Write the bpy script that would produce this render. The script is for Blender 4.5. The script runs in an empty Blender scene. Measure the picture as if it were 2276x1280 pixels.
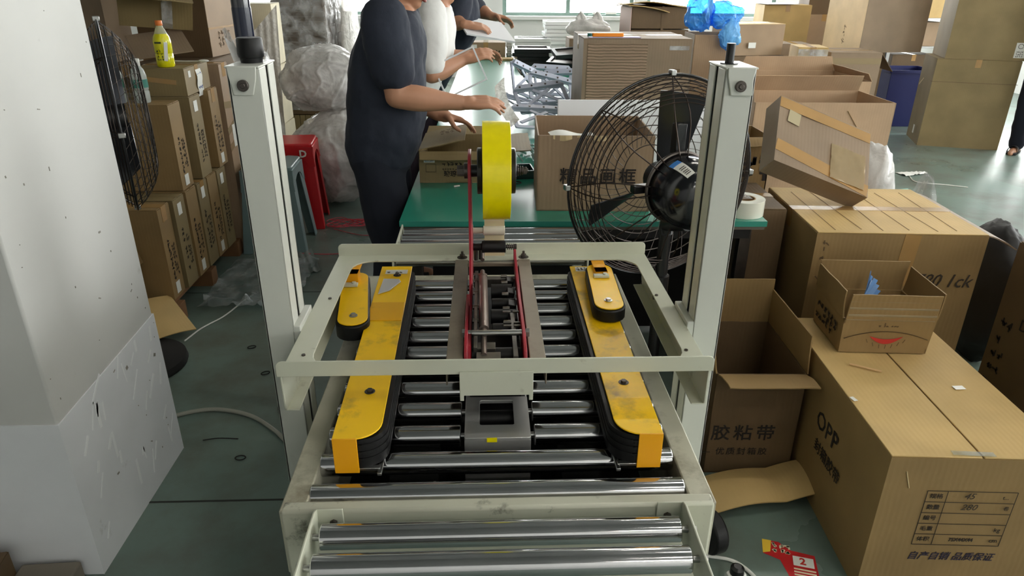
import bpy, bmesh, math, random
from mathutils import Vector, Matrix, Euler, noise
random.seed(11)
SC = bpy.context.scene
COL = SC.collection
PI = math.pi
V = Vector

# ------------------------------------------------------------------ camera
cam = bpy.data.cameras.new('camera')
cam.sensor_width = 36.0
cam.lens = 24.62
cam.clip_start = 0.05
cam.clip_end = 200
co = bpy.data.objects.new('camera', cam)
COL.objects.link(co)
_r = V((0.99923366, -0.03850311, 0.00704276))
_d = V((-0.00937603, -0.4101398, -0.91197447))
_f = V((0.03800237, 0.91120956, -0.4101865))
M = Matrix.Identity(4)
for i in range(3):
    M[i][0], M[i][1], M[i][2] = _r[i], -_d[i], -_f[i]
M[2][3] = 1.4978
co.matrix_world = M
SC.camera = co

# ------------------------------------------------------------------ world, exposure
SC.view_settings.view_transform = 'Standard'
SC.view_settings.look = 'None'
SC.view_settings.gamma = 1.0
SC.view_settings.use_curve_mapping = False
SC.view_settings.exposure = 0.95
W = bpy.data.worlds.new('sky')
SC.world = W
W.use_nodes = True
bg = W.node_tree.nodes['Background']
bg.inputs[0].default_value = (1.0, 0.985, 0.965, 1)
bg.inputs[1].default_value = 9.0
SC.cycles.use_denoising = True
SC.cycles.max_bounces = 8
SC.cycles.transparent_max_bounces = 12
SC.cycles.sample_clamp_indirect = 6.0

HALL = dict(x0=-5.5, x1=7.5, y0=-3.5, y1=11.4, h=3.7)

def portal(name, loc, rot, sx, sy, power=0):
    l = bpy.data.lights.new(name, 'AREA')
    l.shape = 'RECTANGLE'
    l.size, l.size_y = sx, sy
    l.cycles.is_portal = True
    o = bpy.data.objects.new(name, l)
    o.location = loc
    o.rotation_euler = rot
    COL.objects.link(o)
    return o
# daylight comes in through the back windows and the windows of the right wall
portal('back_window_portal', (1.0, HALL['y1'] + .05, 1.95), (-PI / 2, 0, 0), 12.4, 1.9)
portal('right_window_portal', (HALL['x1'] + .05, 3.9, 1.95), (0, PI / 2, 0), 1.9, 13.6)

# ------------------------------------------------------------------ materials
def lin(c):
    return tuple(((x / 255) / 12.92 if x / 255 <= .04045 else ((x / 255 + .055) / 1.055) ** 2.4) for x in c)

MATS = {}
def mat(name, rgb, rough=.5, metal=0.0, var=.0, vscale=8.0, bump=0.0, bscale=60.0, spec=None, emit=0, alpha=1.0, trans=0.0,
        dirt=None, dscale=6.0, dlo=.55, dhi=.75, stretch=None, ior=None, wave=None, rvar=0.0):
    if name in MATS:
        return MATS[name]
    m = bpy.data.materials.new(name)
    m.use_nodes = True
    nt = m.node_tree
    b = nt.nodes['Principled BSDF']
    c = lin(rgb) + (1,)
    b.inputs['Base Color'].default_value = c
    b.inputs['Roughness'].default_value = rough
    b.inputs['Metallic'].default_value = metal
    if spec is not None:
        b.inputs['Specular IOR Level'].default_value = spec
    if ior:
        b.inputs['IOR'].default_value = ior
    if alpha < 1:
        b.inputs['Alpha'].default_value = alpha
    if trans:
        b.inputs['Transmission Weight'].default_value = trans
    if emit:
        b.inputs['Emission Color'].default_value = c
        b.inputs['Emission Strength'].default_value = emit
    tc = nt.nodes.new('ShaderNodeTexCoord')
    src = tc.outputs['Object']
    if stretch:
        mp = nt.nodes.new('ShaderNodeMapping')
        mp.inputs['Scale'].default_value = stretch
        nt.links.new(src, mp.inputs[0])
        src = mp.outputs[0]
    last = None
    if var:
        n = nt.nodes.new('ShaderNodeTexNoise')
        n.inputs['Scale'].default_value = vscale
        n.inputs['Detail'].default_value = 6
        nt.links.new(src, n.inputs['Vector'])
        r = nt.nodes.new('ShaderNodeMapRange')
        r.inputs[1].default_value = .3
        r.inputs[2].default_value = .7
        r.inputs[3].default_value = 1 - var
        r.inputs[4].default_value = 1 + var
        nt.links.new(n.outputs[0], r.inputs[0])
        mx = nt.nodes.new('ShaderNodeMix')
        mx.data_type = 'RGBA'
        mx.blend_type = 'MULTIPLY'
        mx.inputs[0].default_value = 1
        mx.inputs[6].default_value = c
        nt.links.new(r.outputs[0], mx.inputs[7])
        last = mx.outputs[2]
        if rvar:
            r2 = nt.nodes.new('ShaderNodeMapRange')
            r2.inputs[1].default_value = .3
            r2.inputs[2].default_value = .7
            r2.inputs[3].default_value = max(.02, rough - rvar)
            r2.inputs[4].default_value = rough + rvar
            nt.links.new(n.outputs[0], r2.inputs[0])
            nt.links.new(r2.outputs[0], b.inputs['Roughness'])
    if dirt:
        n = nt.nodes.new('ShaderNodeTexNoise')
        n.inputs['Scale'].default_value = dscale
        n.inputs['Detail'].default_value = 9
        n.inputs['Roughness'].default_value = .65
        nt.links.new(src, n.inputs['Vector'])
        r = nt.nodes.new('ShaderNodeMapRange')
        r.inputs[1].default_value = dlo
        r.inputs[2].default_value = dhi
        nt.links.new(n.outputs[0], r.inputs[0])
        mx = nt.nodes.new('ShaderNodeMix')
        mx.data_type = 'RGBA'
        nt.links.new(r.outputs[0], mx.inputs[0])
        if last is not None:
            nt.links.new(last, mx.inputs[6])
        else:
            mx.inputs[6].default_value = c
        mx.inputs[7].default_value = lin(dirt) + (1,)
        last = mx.outputs[2]
    if last is not None:
        nt.links.new(last, b.inputs['Base Color'])
    if bump:
        if wave:
            n = nt.nodes.new('ShaderNodeTexWave')
            n.inputs['Scale'].default_value = bscale
            n.inputs['Distortion'].default_value = 2.5
            n.inputs['Detail'].default_value = 3
            n.inputs['Detail Scale'].default_value = .6
            n.bands_direction = wave
        else:
            n = nt.nodes.new('ShaderNodeTexNoise')
            n.inputs['Scale'].default_value = bscale
            n.inputs['Detail'].default_value = 4
        nt.links.new(src, n.inputs['Vector'])
        bp = nt.nodes.new('ShaderNodeBump')
        bp.inputs['Strength'].default_value = bump
        bp.inputs['Distance'].default_value = .01
        nt.links.new(n.outputs[0], bp.inputs['Height'])
        nt.links.new(bp.outputs[0], b.inputs['Normal'])
    MATS[name] = m
    return m

def glassy(name, rgb, clear=.8, rough=.1):
    """thin clear sheet: mostly see-through, with a glossy skin"""
    if name in MATS:
        return MATS[name]
    m = bpy.data.materials.new(name)
    m.use_nodes = True
    nt = m.node_tree
    nt.nodes.remove(nt.nodes['Principled BSDF'])
    out = nt.nodes['Material Output']
    t = nt.nodes.new('ShaderNodeBsdfTransparent')
    t.inputs[0].default_value = lin(rgb) + (1,)
    g = nt.nodes.new('ShaderNodeBsdfPrincipled')
    g.inputs['Base Color'].default_value = lin(rgb) + (1,)
    g.inputs['Roughness'].default_value = rough
    mx = nt.nodes.new('ShaderNodeMixShader')
    mx.inputs[0].default_value = 1 - clear
    nt.links.new(t.outputs[0], mx.inputs[1])
    nt.links.new(g.outputs[0], mx.inputs[2])
    nt.links.new(mx.outputs[0], out.inputs[0])
    MATS[name] = m
    return m

def film(name, rgb, clear_lo, clear_hi, rough=.2, scale=9, bump=.6):
    """crumpled plastic film: milky where it gathers, clear between the folds"""
    if name in MATS:
        return MATS[name]
    m = glassy(name, rgb, .5, rough)
    nt = m.node_tree
    mx = [n for n in nt.nodes if n.type == 'MIX_SHADER'][0]
    pr = [n for n in nt.nodes if n.type == 'BSDF_PRINCIPLED'][0]
    tc = nt.nodes.new('ShaderNodeTexCoord')
    n = nt.nodes.new('ShaderNodeTexNoise')
    n.inputs['Scale'].default_value = scale
    n.inputs['Detail'].default_value = 5
    n.inputs['Distortion'].default_value = .4
    nt.links.new(tc.outputs['Object'], n.inputs['Vector'])
    r = nt.nodes.new('ShaderNodeMapRange')
    r.inputs[1].default_value = .35
    r.inputs[2].default_value = .65
    r.inputs[3].default_value = 1 - clear_hi
    r.inputs[4].default_value = 1 - clear_lo
    nt.links.new(n.outputs[0], r.inputs[0])
    nt.links.new(r.outputs[0], mx.inputs[0])
    bp = nt.nodes.new('ShaderNodeBump')
    bp.inputs['Strength'].default_value = bump
    bp.inputs['Distance'].default_value = .03
    nt.links.new(n.outputs[0], bp.inputs['Height'])
    nt.links.new(bp.outputs[0], pr.inputs['Normal'])
    return m

def kraft(name, rgb, var=.10):
    return mat(name, rgb, rough=.60, var=.13, vscale=4.5, bump=.035, bscale=22, wave='X', spec=.35)
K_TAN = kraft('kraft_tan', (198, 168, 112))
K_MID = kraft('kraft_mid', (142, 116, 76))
K_OLIVE = kraft('kraft_olive', (132, 115, 80))
K_PINK = kraft('kraft_pinkish', (154, 130, 104))
K_ROSE = kraft('kraft_rose', (182, 154, 124))
K_GREY = kraft('kraft_greyed', (136, 117, 96))
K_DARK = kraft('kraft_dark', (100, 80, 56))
K_EDGE = kraft('kraft_cut_edge', (205, 182, 140))
CORR = mat('corrugated_face', (150, 126, 104), rough=.7, var=.1, vscale=3, bump=.55, bscale=22, wave='Z')
CREAM = mat('cream_paint', (198, 200, 182), rough=.38, var=.05, vscale=5, dirt=(120, 112, 88), dscale=14, dlo=.62, dhi=.80)
CREAM_W = mat('cream_paint_worn', (186, 184, 164), rough=.42, var=.10, vscale=7, dirt=(96, 84, 62), dscale=7, dlo=.50, dhi=.74)
CREAM_S = mat('cream_paint_scuffed', (190, 190, 172), rough=.4, var=.06, vscale=5, dirt=(70, 64, 52), dscale=11, dlo=.60, dhi=.70)
COLUMN = mat('column_paint', (202, 204, 196), rough=.35, var=.04, vscale=4, dirt=(120, 116, 100), dscale=9, dlo=.66, dhi=.80)
CHROME = mat('chrome', (200, 200, 202), rough=.11, metal=1, var=.06, vscale=10, rvar=.05)
STEEL = mat('steel', (180, 180, 178), rough=.3, metal=1, var=.1, vscale=14)
DSTEEL = mat('dark_steel', (92, 86, 82), rough=.38, metal=.9, var=.15, vscale=20)
BRONZE = mat('bar_grey_brown', (132, 122, 106), rough=.42, metal=.35, var=.12, vscale=6, dirt=(84, 66, 54), dscale=5, dlo=.5, dhi=.8)
YELLOW = mat('yellow_paint', (236, 176, 14), rough=.36, var=.06, vscale=6, dirt=(120, 88, 30), dscale=8, dlo=.56, dhi=.82)
YELLOW_D = mat('yellow_paint_grimy', (252, 202, 4), rough=.34, var=.08, vscale=8, dirt=(136, 112, 56), dscale=9, dlo=.54, dhi=.76)
YELLOW_C = mat('yellow_paint_clean', (240, 168, 6), rough=.4)
RUBBER = mat('black_rubber', (15, 15, 16), rough=.5, spec=.35)
BLACK = mat('black_plastic', (16, 16, 18), rough=.32)
BLACKM = mat('black_matte', (20, 19, 18), rough=.75)
RED = mat('red_paint', (150, 22, 40), rough=.38, var=.1, vscale=9)
REDPL = mat('red_plastic', (196, 22, 30), rough=.3)
TAPE_Y = mat('yellow_tape', (246, 230, 0), rough=.22, var=.04, vscale=40, spec=.6)
CARDCORE = mat('card_core', (160, 130, 90), rough=.8)
TEALPL = mat('teal_grey_plastic', (112, 134, 136), rough=.35)
MATGREEN = mat('green_table_mat', (42, 136, 114), rough=.22, bump=.04, bscale=3, var=.06, vscale=2.0, spec=.7)
WOOD = mat('pallet_wood', (126, 90, 58), rough=.75, var=.2, vscale=6)
WHITEP = mat('white_board', (232, 234, 238), rough=.45)
PAPER = mat('paper_white', (226, 226, 220), rough=.7)
GREYMET = mat('grey_painted_metal', (184, 190, 208), rough=.35, metal=.1)
INK = mat('printing_ink', (34, 26, 22), rough=.8)
INKB = mat('pale_brown_ink', (92, 72, 46), rough=.8)
INKR = mat('red_ink', (190, 44, 34), rough=.7)
PEN = mat('marker_pen', (52, 42, 34), rough=.8)
BLUEINK = mat('blue_label_ink', (40, 70, 140), rough=.7)
PTAPE = mat('parcel_tape', (168, 132, 84), rough=.16, spec=.7, var=.06, vscale=12)
CTAPE = glassy('clear_parcel_tape', (214, 196, 160), .62, .12)
BAGFILM = film('milky_plastic', (236, 234, 232), .12, .5, .2, 8)
WRAP = film('stretch_film', (240, 240, 240), .62, .96, .14, 11)
CLEARF = film('clear_sheet', (236, 240, 240), .70, .94, .1, 12)
BLUEF = film('blue_plastic_film', (120, 196, 250), .20, .65, .2, 7)
GLASS = glassy('window_glass', (248, 250, 250), .94, .03)
SKIN = mat('skin', (176, 128, 100), rough=.5, var=.05, vscale=14)
NAVY = mat('navy_cloth', (30, 36, 50), rough=.85, bump=.25, bscale=26)
NAVY2 = mat('dark_trousers', (20, 25, 38), rough=.9, bump=.2, bscale=22)
WHITECL = mat('white_cotton', (222, 222, 220), rough=.85, bump=.25, bscale=24)
PLUM = mat('plum_cloth', (52, 42, 54), rough=.9)
HAIR = mat('black_hair', (22, 18, 17), rough=.45)
LIP = mat('lips', (150, 84, 78), rough=.5)
EYE = mat('eye_white', (226, 222, 214), rough=.2)

# ------------------------------------------------------------------ mesh builder
class MB:
    def __init__(s):
        s.v, s.f, s.sm = [], [], []

    def add(s, vs, fs, smooth=False):
        o = len(s.v)
        s.v += [V(p) for p in vs]
        for f in fs:
            s.f.append([i + o for i in f])
            s.sm.append(smooth)
        return s

    def box(s, c, d, rot=None):
        x, y, z = d[0] / 2, d[1] / 2, d[2] / 2
        ps = [V((a * x, b * y, e * z)) for a in (-1, 1) for b in (-1, 1) for e in (-1, 1)]
        if rot is not None:
            R = rot if isinstance(rot, Matrix) else Euler(rot).to_matrix()
            ps = [R @ p for p in ps]
        c = V(c)
        return s.add([p + c for p in ps], [(0, 1, 3, 2), (4, 6, 7, 5), (0, 4, 5, 1), (2, 3, 7, 6), (0, 2, 6, 4), (1, 5, 7, 3)])

    def span(s, x0, x1, y0, y1, z0, z1):
        return s.box(((x0 + x1) / 2, (y0 + y1) / 2, (z0 + z1) / 2), (abs(x1 - x0), abs(y1 - y0), abs(z1 - z0)))

    def prism(s, poly, ax, lo, hi):
        def p(a, b, t):
            return {'x': (t, a, b), 'y': (a, t, b), 'z': (a, b, t)}[ax]
        n = len(poly)
        vs = [p(a, b, lo) for a, b in poly] + [p(a, b, hi) for a, b in poly]
        fs = [(i, (i + 1) % n, n + (i + 1) % n, n + i) for i in range(n)] + [tuple(range(n))[::-1], tuple(range(n, 2 * n))]
        return s.add(vs, fs)

    def ringplate(s, out, inn, z0, z1):
        n = len(out)
        vs = [(a, b, z) for z in (z0, z1) for poly in (out, inn) for a, b in poly]
        fs = []
        for i in range(n):
            j = (i + 1) % n
            fs += [(i, n + i, n + j, j), (2 * n + i, 2 * n + j, 3 * n + j, 3 * n + i), (i, j, 2 * n + j, 2 * n + i),
                   (n + i, 3 * n + i, 3 * n + j, n + j)]
        return s.add(vs, fs)

    def cyl(s, p0, p1, r, n=24, r1=None, smooth=True):
        return s.tube([p0, p1], [r, r if r1 is None else r1], n, smooth=smooth)

    def tube(s, pts, r, n=8, closed=False, smooth=True, flat=1.0, up=None, cap=True):
        pts = [V(p) for p in pts]
        m = len(pts)
        rs = list(r) if isinstance(r, (list, tuple)) else [r] * m
        vs = []
        ref = None
        for i in range(m):
            a = pts[(i - 1) % m] if closed else pts[max(i - 1, 0)]
            b = pts[(i + 1) % m] if closed else pts[min(i + 1, m - 1)]
            t = (b - a)
            t = t.normalized() if t.length > 1e-9 else V((0, 0, 1))
            if ref is None:
                ref = V(up) if up is not None else (V((0, 0, 1)) if abs(t.z) < .9 else V((1, 0, 0)))
            u = ref - t * ref.dot(t)
            if u.length < 1e-6:
                u = t.orthogonal()
            u.normalize()
            w = t.cross(u)
            ref = u
            for k in range(n):
                an = 2 * PI * k / n
                vs.append(pts[i] + (u * math.cos(an) * flat + w * math.sin(an)) * rs[i])
        fs = []
        for i in range(m if closed else m - 1):
            j = (i + 1) % m
            for k in range(n):
                l = (k + 1) % n
                fs.append((i * n + k, i * n + l, j * n + l, j * n + k))
        o = len(s.v)
        s.add(vs, fs, smooth)
        if cap and not closed:
            s.f.append([o + k for k in range(n)][::-1]); s.sm.append(False)
            s.f.append([o + (m - 1) * n + k for k in range(n)]); s.sm.append(False)
        return s

    def lathe(s, prof, c=(0, 0, 0), n=28, R=None):
        vs, fs = [], []
        c = V(c)
        for r, z in prof:
            for k in range(n):
                p = V((max(r, 1e-5) * math.cos(2 * PI * k / n), max(r, 1e-5) * math.sin(2 * PI * k / n), z))
                vs.append((R @ p if R is not None else p) + c)
        for i in range(len(prof) - 1):
            for k in range(n):
                l = (k + 1) % n
                fs.append((i * n + k, i * n + l, (i + 1) * n + l, (i + 1) * n + k))
        fs += [tuple(range(n))[::-1], tuple(range((len(prof) - 1) * n, len(prof) * n))]
        return s.add(vs, fs, True)

    def ball(s, c, r, n=16, m=10, R=None):
        r = (r, r, r) if isinstance(r, (int, float)) else r
        vs, fs = [], []
        c = V(c)
        for i in range(m + 1):
            th = PI * i / m
            for k in range(n):
                p = V((r[0] * math.sin(th) * math.cos(2 * PI * k / n), r[1] * math.sin(th) * math.sin(2 * PI * k / n), r[2] * math.cos(th)))
                vs.append((R @ p if R is not None else p) + c)
        for i in range(m):
            for k in range(n):
                l = (k + 1) % n
                fs.append((i * n + k, (i + 1) * n + k, (i + 1) * n + l, i * n + l))
        return s.add(vs, fs, True)

    def sheet(s, fn, nu, nv, th):
        """fn(u,v)->point; a thick sheet (closed)"""
        P = [[V(fn(i / nu, j / nv)) for j in range(nv + 1)] for i in range(nu + 1)]
        vs, N = [], []
        for i in range(nu + 1):
            for j in range(nv + 1):
                a = P[min(i + 1, nu)][j] - P[max(i - 1, 0)][j]
                b = P[i][min(j + 1, nv)] - P[i][max(j - 1, 0)]
                q = a.cross(b)
                N.append(q.normalized() if q.length > 1e-12 else V((0, 0, 1)))
        flat = [p for row in P for p in row]
        k = len(flat)
        vs = flat + [p + N[i] * th for i, p in enumerate(flat)]
        I = lambda i, j: i * (nv + 1) + j
        fs = []
        for i in range(nu):
            for j in range(nv):
                q = (I(i, j), I(i + 1, j), I(i + 1, j + 1), I(i, j + 1))
                fs += [q[::-1], tuple(x + k for x in q)]
        for i in range(nu):
            fs += [(I(i, 0), I(i + 1, 0), I(i + 1, 0) + k, I(i, 0) + k), (I(i + 1, nv), I(i, nv), I(i, nv) + k, I(i + 1, nv) + k)]
        for j in range(nv):
            fs += [(I(0, j + 1), I(0, j), I(0, j) + k, I(0, j + 1) + k), (I(nu, j), I(nu, j + 1), I(nu, j + 1) + k, I(nu, j) + k)]
        return s.add(vs, fs, True)

    def build(s, name, m, parent=None, world=False, bev=0, seg=2, ang=35, remesh=0, smooth_it=0, sub=0):
        vs = s.v
        if parent is not None and world:
            L = parent.matrix_basis.inverted()
            vs = [L @ p for p in vs]
        me = bpy.data.meshes.new(name)
        me.from_pydata([tuple(p) for p in vs], [], s.f)
        me.update()
        b = bmesh.new()
        b.from_mesh(me)
        bmesh.ops.recalc_face_normals(b, faces=b.faces)
        b.to_mesh(me)
        b.free()
        me.polygons.foreach_set('use_smooth', [True] * len(me.polygons))
        try:
            me.set_sharp_from_angle(angle=math.radians(ang))
        except Exception:
            pass
        me.materials.append(m)
        o = bpy.data.objects.new(name, me)
        COL.objects.link(o)
        if parent is not None:
            o.parent = parent
        if remesh:
            q = o.modifiers.new('remesh', 'REMESH')
            q.mode = 'VOXEL'
            q.voxel_size = remesh
            q.use_smooth_shade = True
        if smooth_it:
            q = o.modifiers.new('smooth', 'SMOOTH')
            q.iterations = smooth_it
            q.factor = .5
        if bev:
            q = o.modifiers.new('bevel', 'BEVEL')
            q.width = bev
            q.segments = seg
            q.limit_method = 'ANGLE'
            q.angle_limit = math.radians(40)
        if sub:
            q = o.modifiers.new('sub', 'SUBSURF')
            q.levels = q.render_levels = sub
        return o

def spline(pts, n=6, closed=False):
    pts = [V(p) for p in pts]
    m = len(pts)
    out = []
    for i in range(m if closed else m - 1):
        p0 = pts[(i - 1) % m] if closed or i > 0 else pts[0] * 2 - pts[1]
        p1, p2 = pts[i], pts[(i + 1) % m]
        p3 = pts[(i + 2) % m] if closed or i + 2 < m else p2 * 2 - p1
        for k in range(n):
            t = k / n
            out.append(.5 * ((2 * p1) + (p2 - p0) * t + (2 * p0 - 5 * p1 + 4 * p2 - p3) * t * t + (3 * p1 - p0 - 3 * p2 + p3) * t ** 3))
    if not closed:
        out.append(pts[-1])
    return out

def rrect(x0, x1, y0, y1, r, n=5):
    """rounded rectangle, r may be a 4-tuple for corners (x0y0, x1y0, x1y1, x0y1)"""
    r = (r,) * 4 if isinstance(r, (int, float)) else r
    out = []
    for (cx, cy, a0, q) in ((x0, y0, PI, 0), (x1, y0, 1.5 * PI, 1), (x1, y1, 0, 2), (x0, y1, .5 * PI, 3)):
        rr = max(r[q], 1e-4)
        ox = cx + (rr if q in (0, 3) else -rr)
        oy = cy + (rr if q in (0, 1) else -rr)
        for k in range(n + 1):
            a = a0 + (PI / 2) * k / n
            out.append((ox + rr * math.cos(a), oy + rr * math.sin(a)))
    return out

def stadium(p, q, r0, r1=None, n=10):
    """2-D capsule outline between points p and q"""
    r1 = r0 if r1 is None else r1
    p, q = V(p).to_2d() if len(p) == 3 else V(p), V(q)
    d = (q - p).normalized()
    a = math.atan2(d.y, d.x)
    out = [(p.x + r0 * math.cos(a + PI / 2 + PI * k / n), p.y + r0 * math.sin(a + PI / 2 + PI * k / n)) for k in range(n + 1)]
    out += [(q.x + r1 * math.cos(a - PI / 2 + PI * k / n), q.y + r1 * math.sin(a - PI / 2 + PI * k / n)) for k in range(n + 1)]
    return out

# ------------------------------------------------------------------ things and parts
def tag(o, label, cat, group=None):
    o['label'] = label
    o['category'] = cat
    if group:
        o['group'] = group
    return o

def thing(name, label, cat, loc=(0, 0, 0), rz=0.0, group=None, rot=None):
    o = bpy.data.objects.new(name, None)
    o.empty_display_size = .05
    COL.objects.link(o)
    o.location = loc
    o.rotation_euler = rot if rot is not None else (0, 0, rz)
    o.matrix_basis = Matrix.LocRotScale(V(loc), Euler(rot if rot is not None else (0, 0, rz)), None)
    return tag(o, label, cat, group)

def struct(name, mb, m, **k):
    o = mb.build(name, m, **k)
    o['kind'] = 'structure'
    return o

def copy_tree(o, parent=None):
    c = o.copy()
    COL.objects.link(c)
    if parent is not None:
        c.parent = parent
    for ch in list(o.children):
        copy_tree(ch, c)
    return c

def place(o, loc, rot, label, group=None):
    o.location = loc
    o.rotation_euler = rot
    o.matrix_basis = Matrix.LocRotScale(V(loc), Euler(rot), None)
    o['label'] = label
    if group:
        o['group'] = group
    return o

def place_axes(o, loc, ax, az):
    X = V(ax).normalized()
    Z = (V(az) - X * V(az).dot(X)).normalized()
    Y = Z.cross(X)
    R = Matrix((X, Y, Z)).transposed()
    o.location = loc
    o.rotation_euler = R.to_euler()
    o.matrix_basis = Matrix.LocRotScale(V(loc), R.to_euler(), None)

def text(body, size, m, parent, loc, rot=(PI / 2, 0, 0), name='printing', align='CENTER', shear=0, sx=1.0, bold=0.0, space=1.0):
    c = bpy.data.curves.new(name, 'FONT')
    c.body = body
    c.size = size
    c.align_x = align
    c.align_y = 'CENTER'
    c.shear = shear
    c.extrude = .0003
    c.offset = bold
    c.space_character = space
    c.resolution_u = 2
    t = bpy.data.objects.new(name, c)
    COL.objects.link(t)
    me = bpy.data.meshes.new_from_object(t.evaluated_get(bpy.context.evaluated_depsgraph_get()))
    bpy.data.objects.remove(t)
    bpy.data.curves.remove(c)
    me.materials.clear()
    me.materials.append(m)
    o = bpy.data.objects.new(name, me)
    COL.objects.link(o)
    o.parent = parent
    o.location = loc
    o.rotation_euler = rot
    o.scale = (sx, 1, 1)
    return o

def marks(mb, o, u, v, nx, ny, w, h, rnd, stroke=.12):
    """too-small-to-read print: cells of short strokes on the plane o + u*a + v*b"""
    o, u, v = V(o), V(u), V(v)
    n = u.cross(v).normalized()
    R = Matrix((u.normalized(), v.normalized(), n)).transposed()
    for i in range(nx):
        for j in range(ny):
            if rnd.random() < .12:
                continue
            c0 = o + u.normalized() * (i + .5) * w + v.normalized() * (j + .5) * h
            for k in range(4):
                a = rnd.choice((0, 0, PI / 2, PI / 2, .8, -.8))
                L = rnd.uniform(.35, .8) * min(w, h)
                c = c0 + u.normalized() * rnd.uniform(-.25, .25) * w + v.normalized() * rnd.uniform(-.28, .28) * h
                mb.box(c, (L, stroke * min(w, h), .0006), R @ Matrix.Rotation(a, 3, 'Z'))
    return mb

# ------------------------------------------------------------------ cartons
T = .0045
def panel_dents(p, seed, amt):
    q = noise.noise(V((p[0] * 5 + seed, p[1] * 5 - seed, p[2] * 5)))
    return amt * max(0, q) * 2

def shell(w, d, h, top, dent, seed, taper=0.0):
    """carton body: four walls and a floor (and a lid when closed), with shallow dents pushed inwards"""
    mb = MB()
    n = 7
    def pt(face, a, b):
        x = y = z = 0
        if face in 'fb':
            x, z = (a - .5) * w, b * h
            y = -d / 2 if face == 'f' else d / 2
        elif face in 'lr':
            y, z = (a - .5) * d, b * h
            x = -w / 2 if face == 'l' else w / 2
        else:
            x, y = (a - .5) * w, (b - .5) * d
            z = 0 if face == 'o' else h
        k = 1 + taper * z / h
        edge = min(a, 1 - a, b, 1 - b) * 4
        e = panel_dents((x, y, z), seed, dent) * min(1, edge)
        nx = {'l': (1, 0, 0), 'r': (-1, 0, 0), 'f': (0, 1, 0), 'b': (0, -1, 0), 'o': (0, 0, 1), 't': (0, 0, -1)}[face]
        return V((x * k + nx[0] * e, y * k + nx[1] * e, z + nx[2] * e))
    for face in 'fblro' + ('t' if top == 'closed' else ''):
        if top == 'closed':
            vs = [pt(face, i / n, j / n) for i in range(n + 1) for j in range(n + 1)]
            fs = [(i * (n + 1) + j, (i + 1) * (n + 1) + j, (i + 1) * (n + 1) + j + 1, i * (n + 1) + j + 1) for i in range(n) for j in range(n)]
            mb.add(vs, fs, True)
        else:
            ns = {'l': (1, 0, 0), 'r': (-1, 0, 0), 'f': (0, 1, 0), 'b': (0, -1, 0), 'o': (0, 0, 1)}[face]
            A = [[pt(face, i / n, j / n) for j in range(n + 1)] for i in range(n + 1)]
            B = [[p + V(ns) * T for p in row] for row in A]
            vs = [p for row in A for p in row] + [p for row in B for p in row]
            k = (n + 1) ** 2
            I = lambda i, j: i * (n + 1) + j
            fs = []
            for i in range(n):
                for j in range(n):
                    q = (I(i, j), I(i + 1, j), I(i + 1, j + 1), I(i, j + 1))
                    fs += [q, tuple(x + k for x in q[::-1])]
                fs += [(I(i, n), I(i + 1, n), I(i + 1, n) + k, I(i, n) + k), (I(i, 0), I(i + 1, 0), I(i + 1, 0) + k, I(i, 0) + k),
                       (I(0, i), I(0, i + 1), I(0, i + 1) + k, I(0, i) + k), (I(n, i), I(n, i + 1), I(n, i + 1) + k, I(n, i) + k)]
            mb.add(vs, fs, True)
    return mb

def flap_mesh(side, w, d, h, ang, L, bend=0.0, trim=.0, warp=0.0):
    """flap hinged on a top edge. ang: 0 lies shut, 90 stands up, 180 folded flat outwards, 250 hangs down"""
    mb = MB()
    wid = w if side in 'fb' else d
    base = d if side in 'fb' else w
    nu, nv = 6, 6
    def fn(u, v):
        s0 = (u - .5) * (wid - .006) * (1 - trim * v)
        a = math.radians(ang)
        out, up = 0.0, 0.0
        st = 12
        for i in range(int(v * st)):
            q = a + math.radians(bend) * (i / st)
            out += -math.cos(q) * L / st
            up += math.sin(q) * L / st
        up += warp * math.sin(u * PI) * v
        up += .003 * noise.noise(V((u * 3 + wid * 7, v * 3, ang)))
        o = base / 2 + out
        z = h + up
        return {'f': (s0, -o, z), 'b': (-s0, o, z), 'l': (-o, -s0, z), 'r': (o, s0, z)}[side]
    mb.sheet(fn, nu, nv, .004)
    return mb

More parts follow.
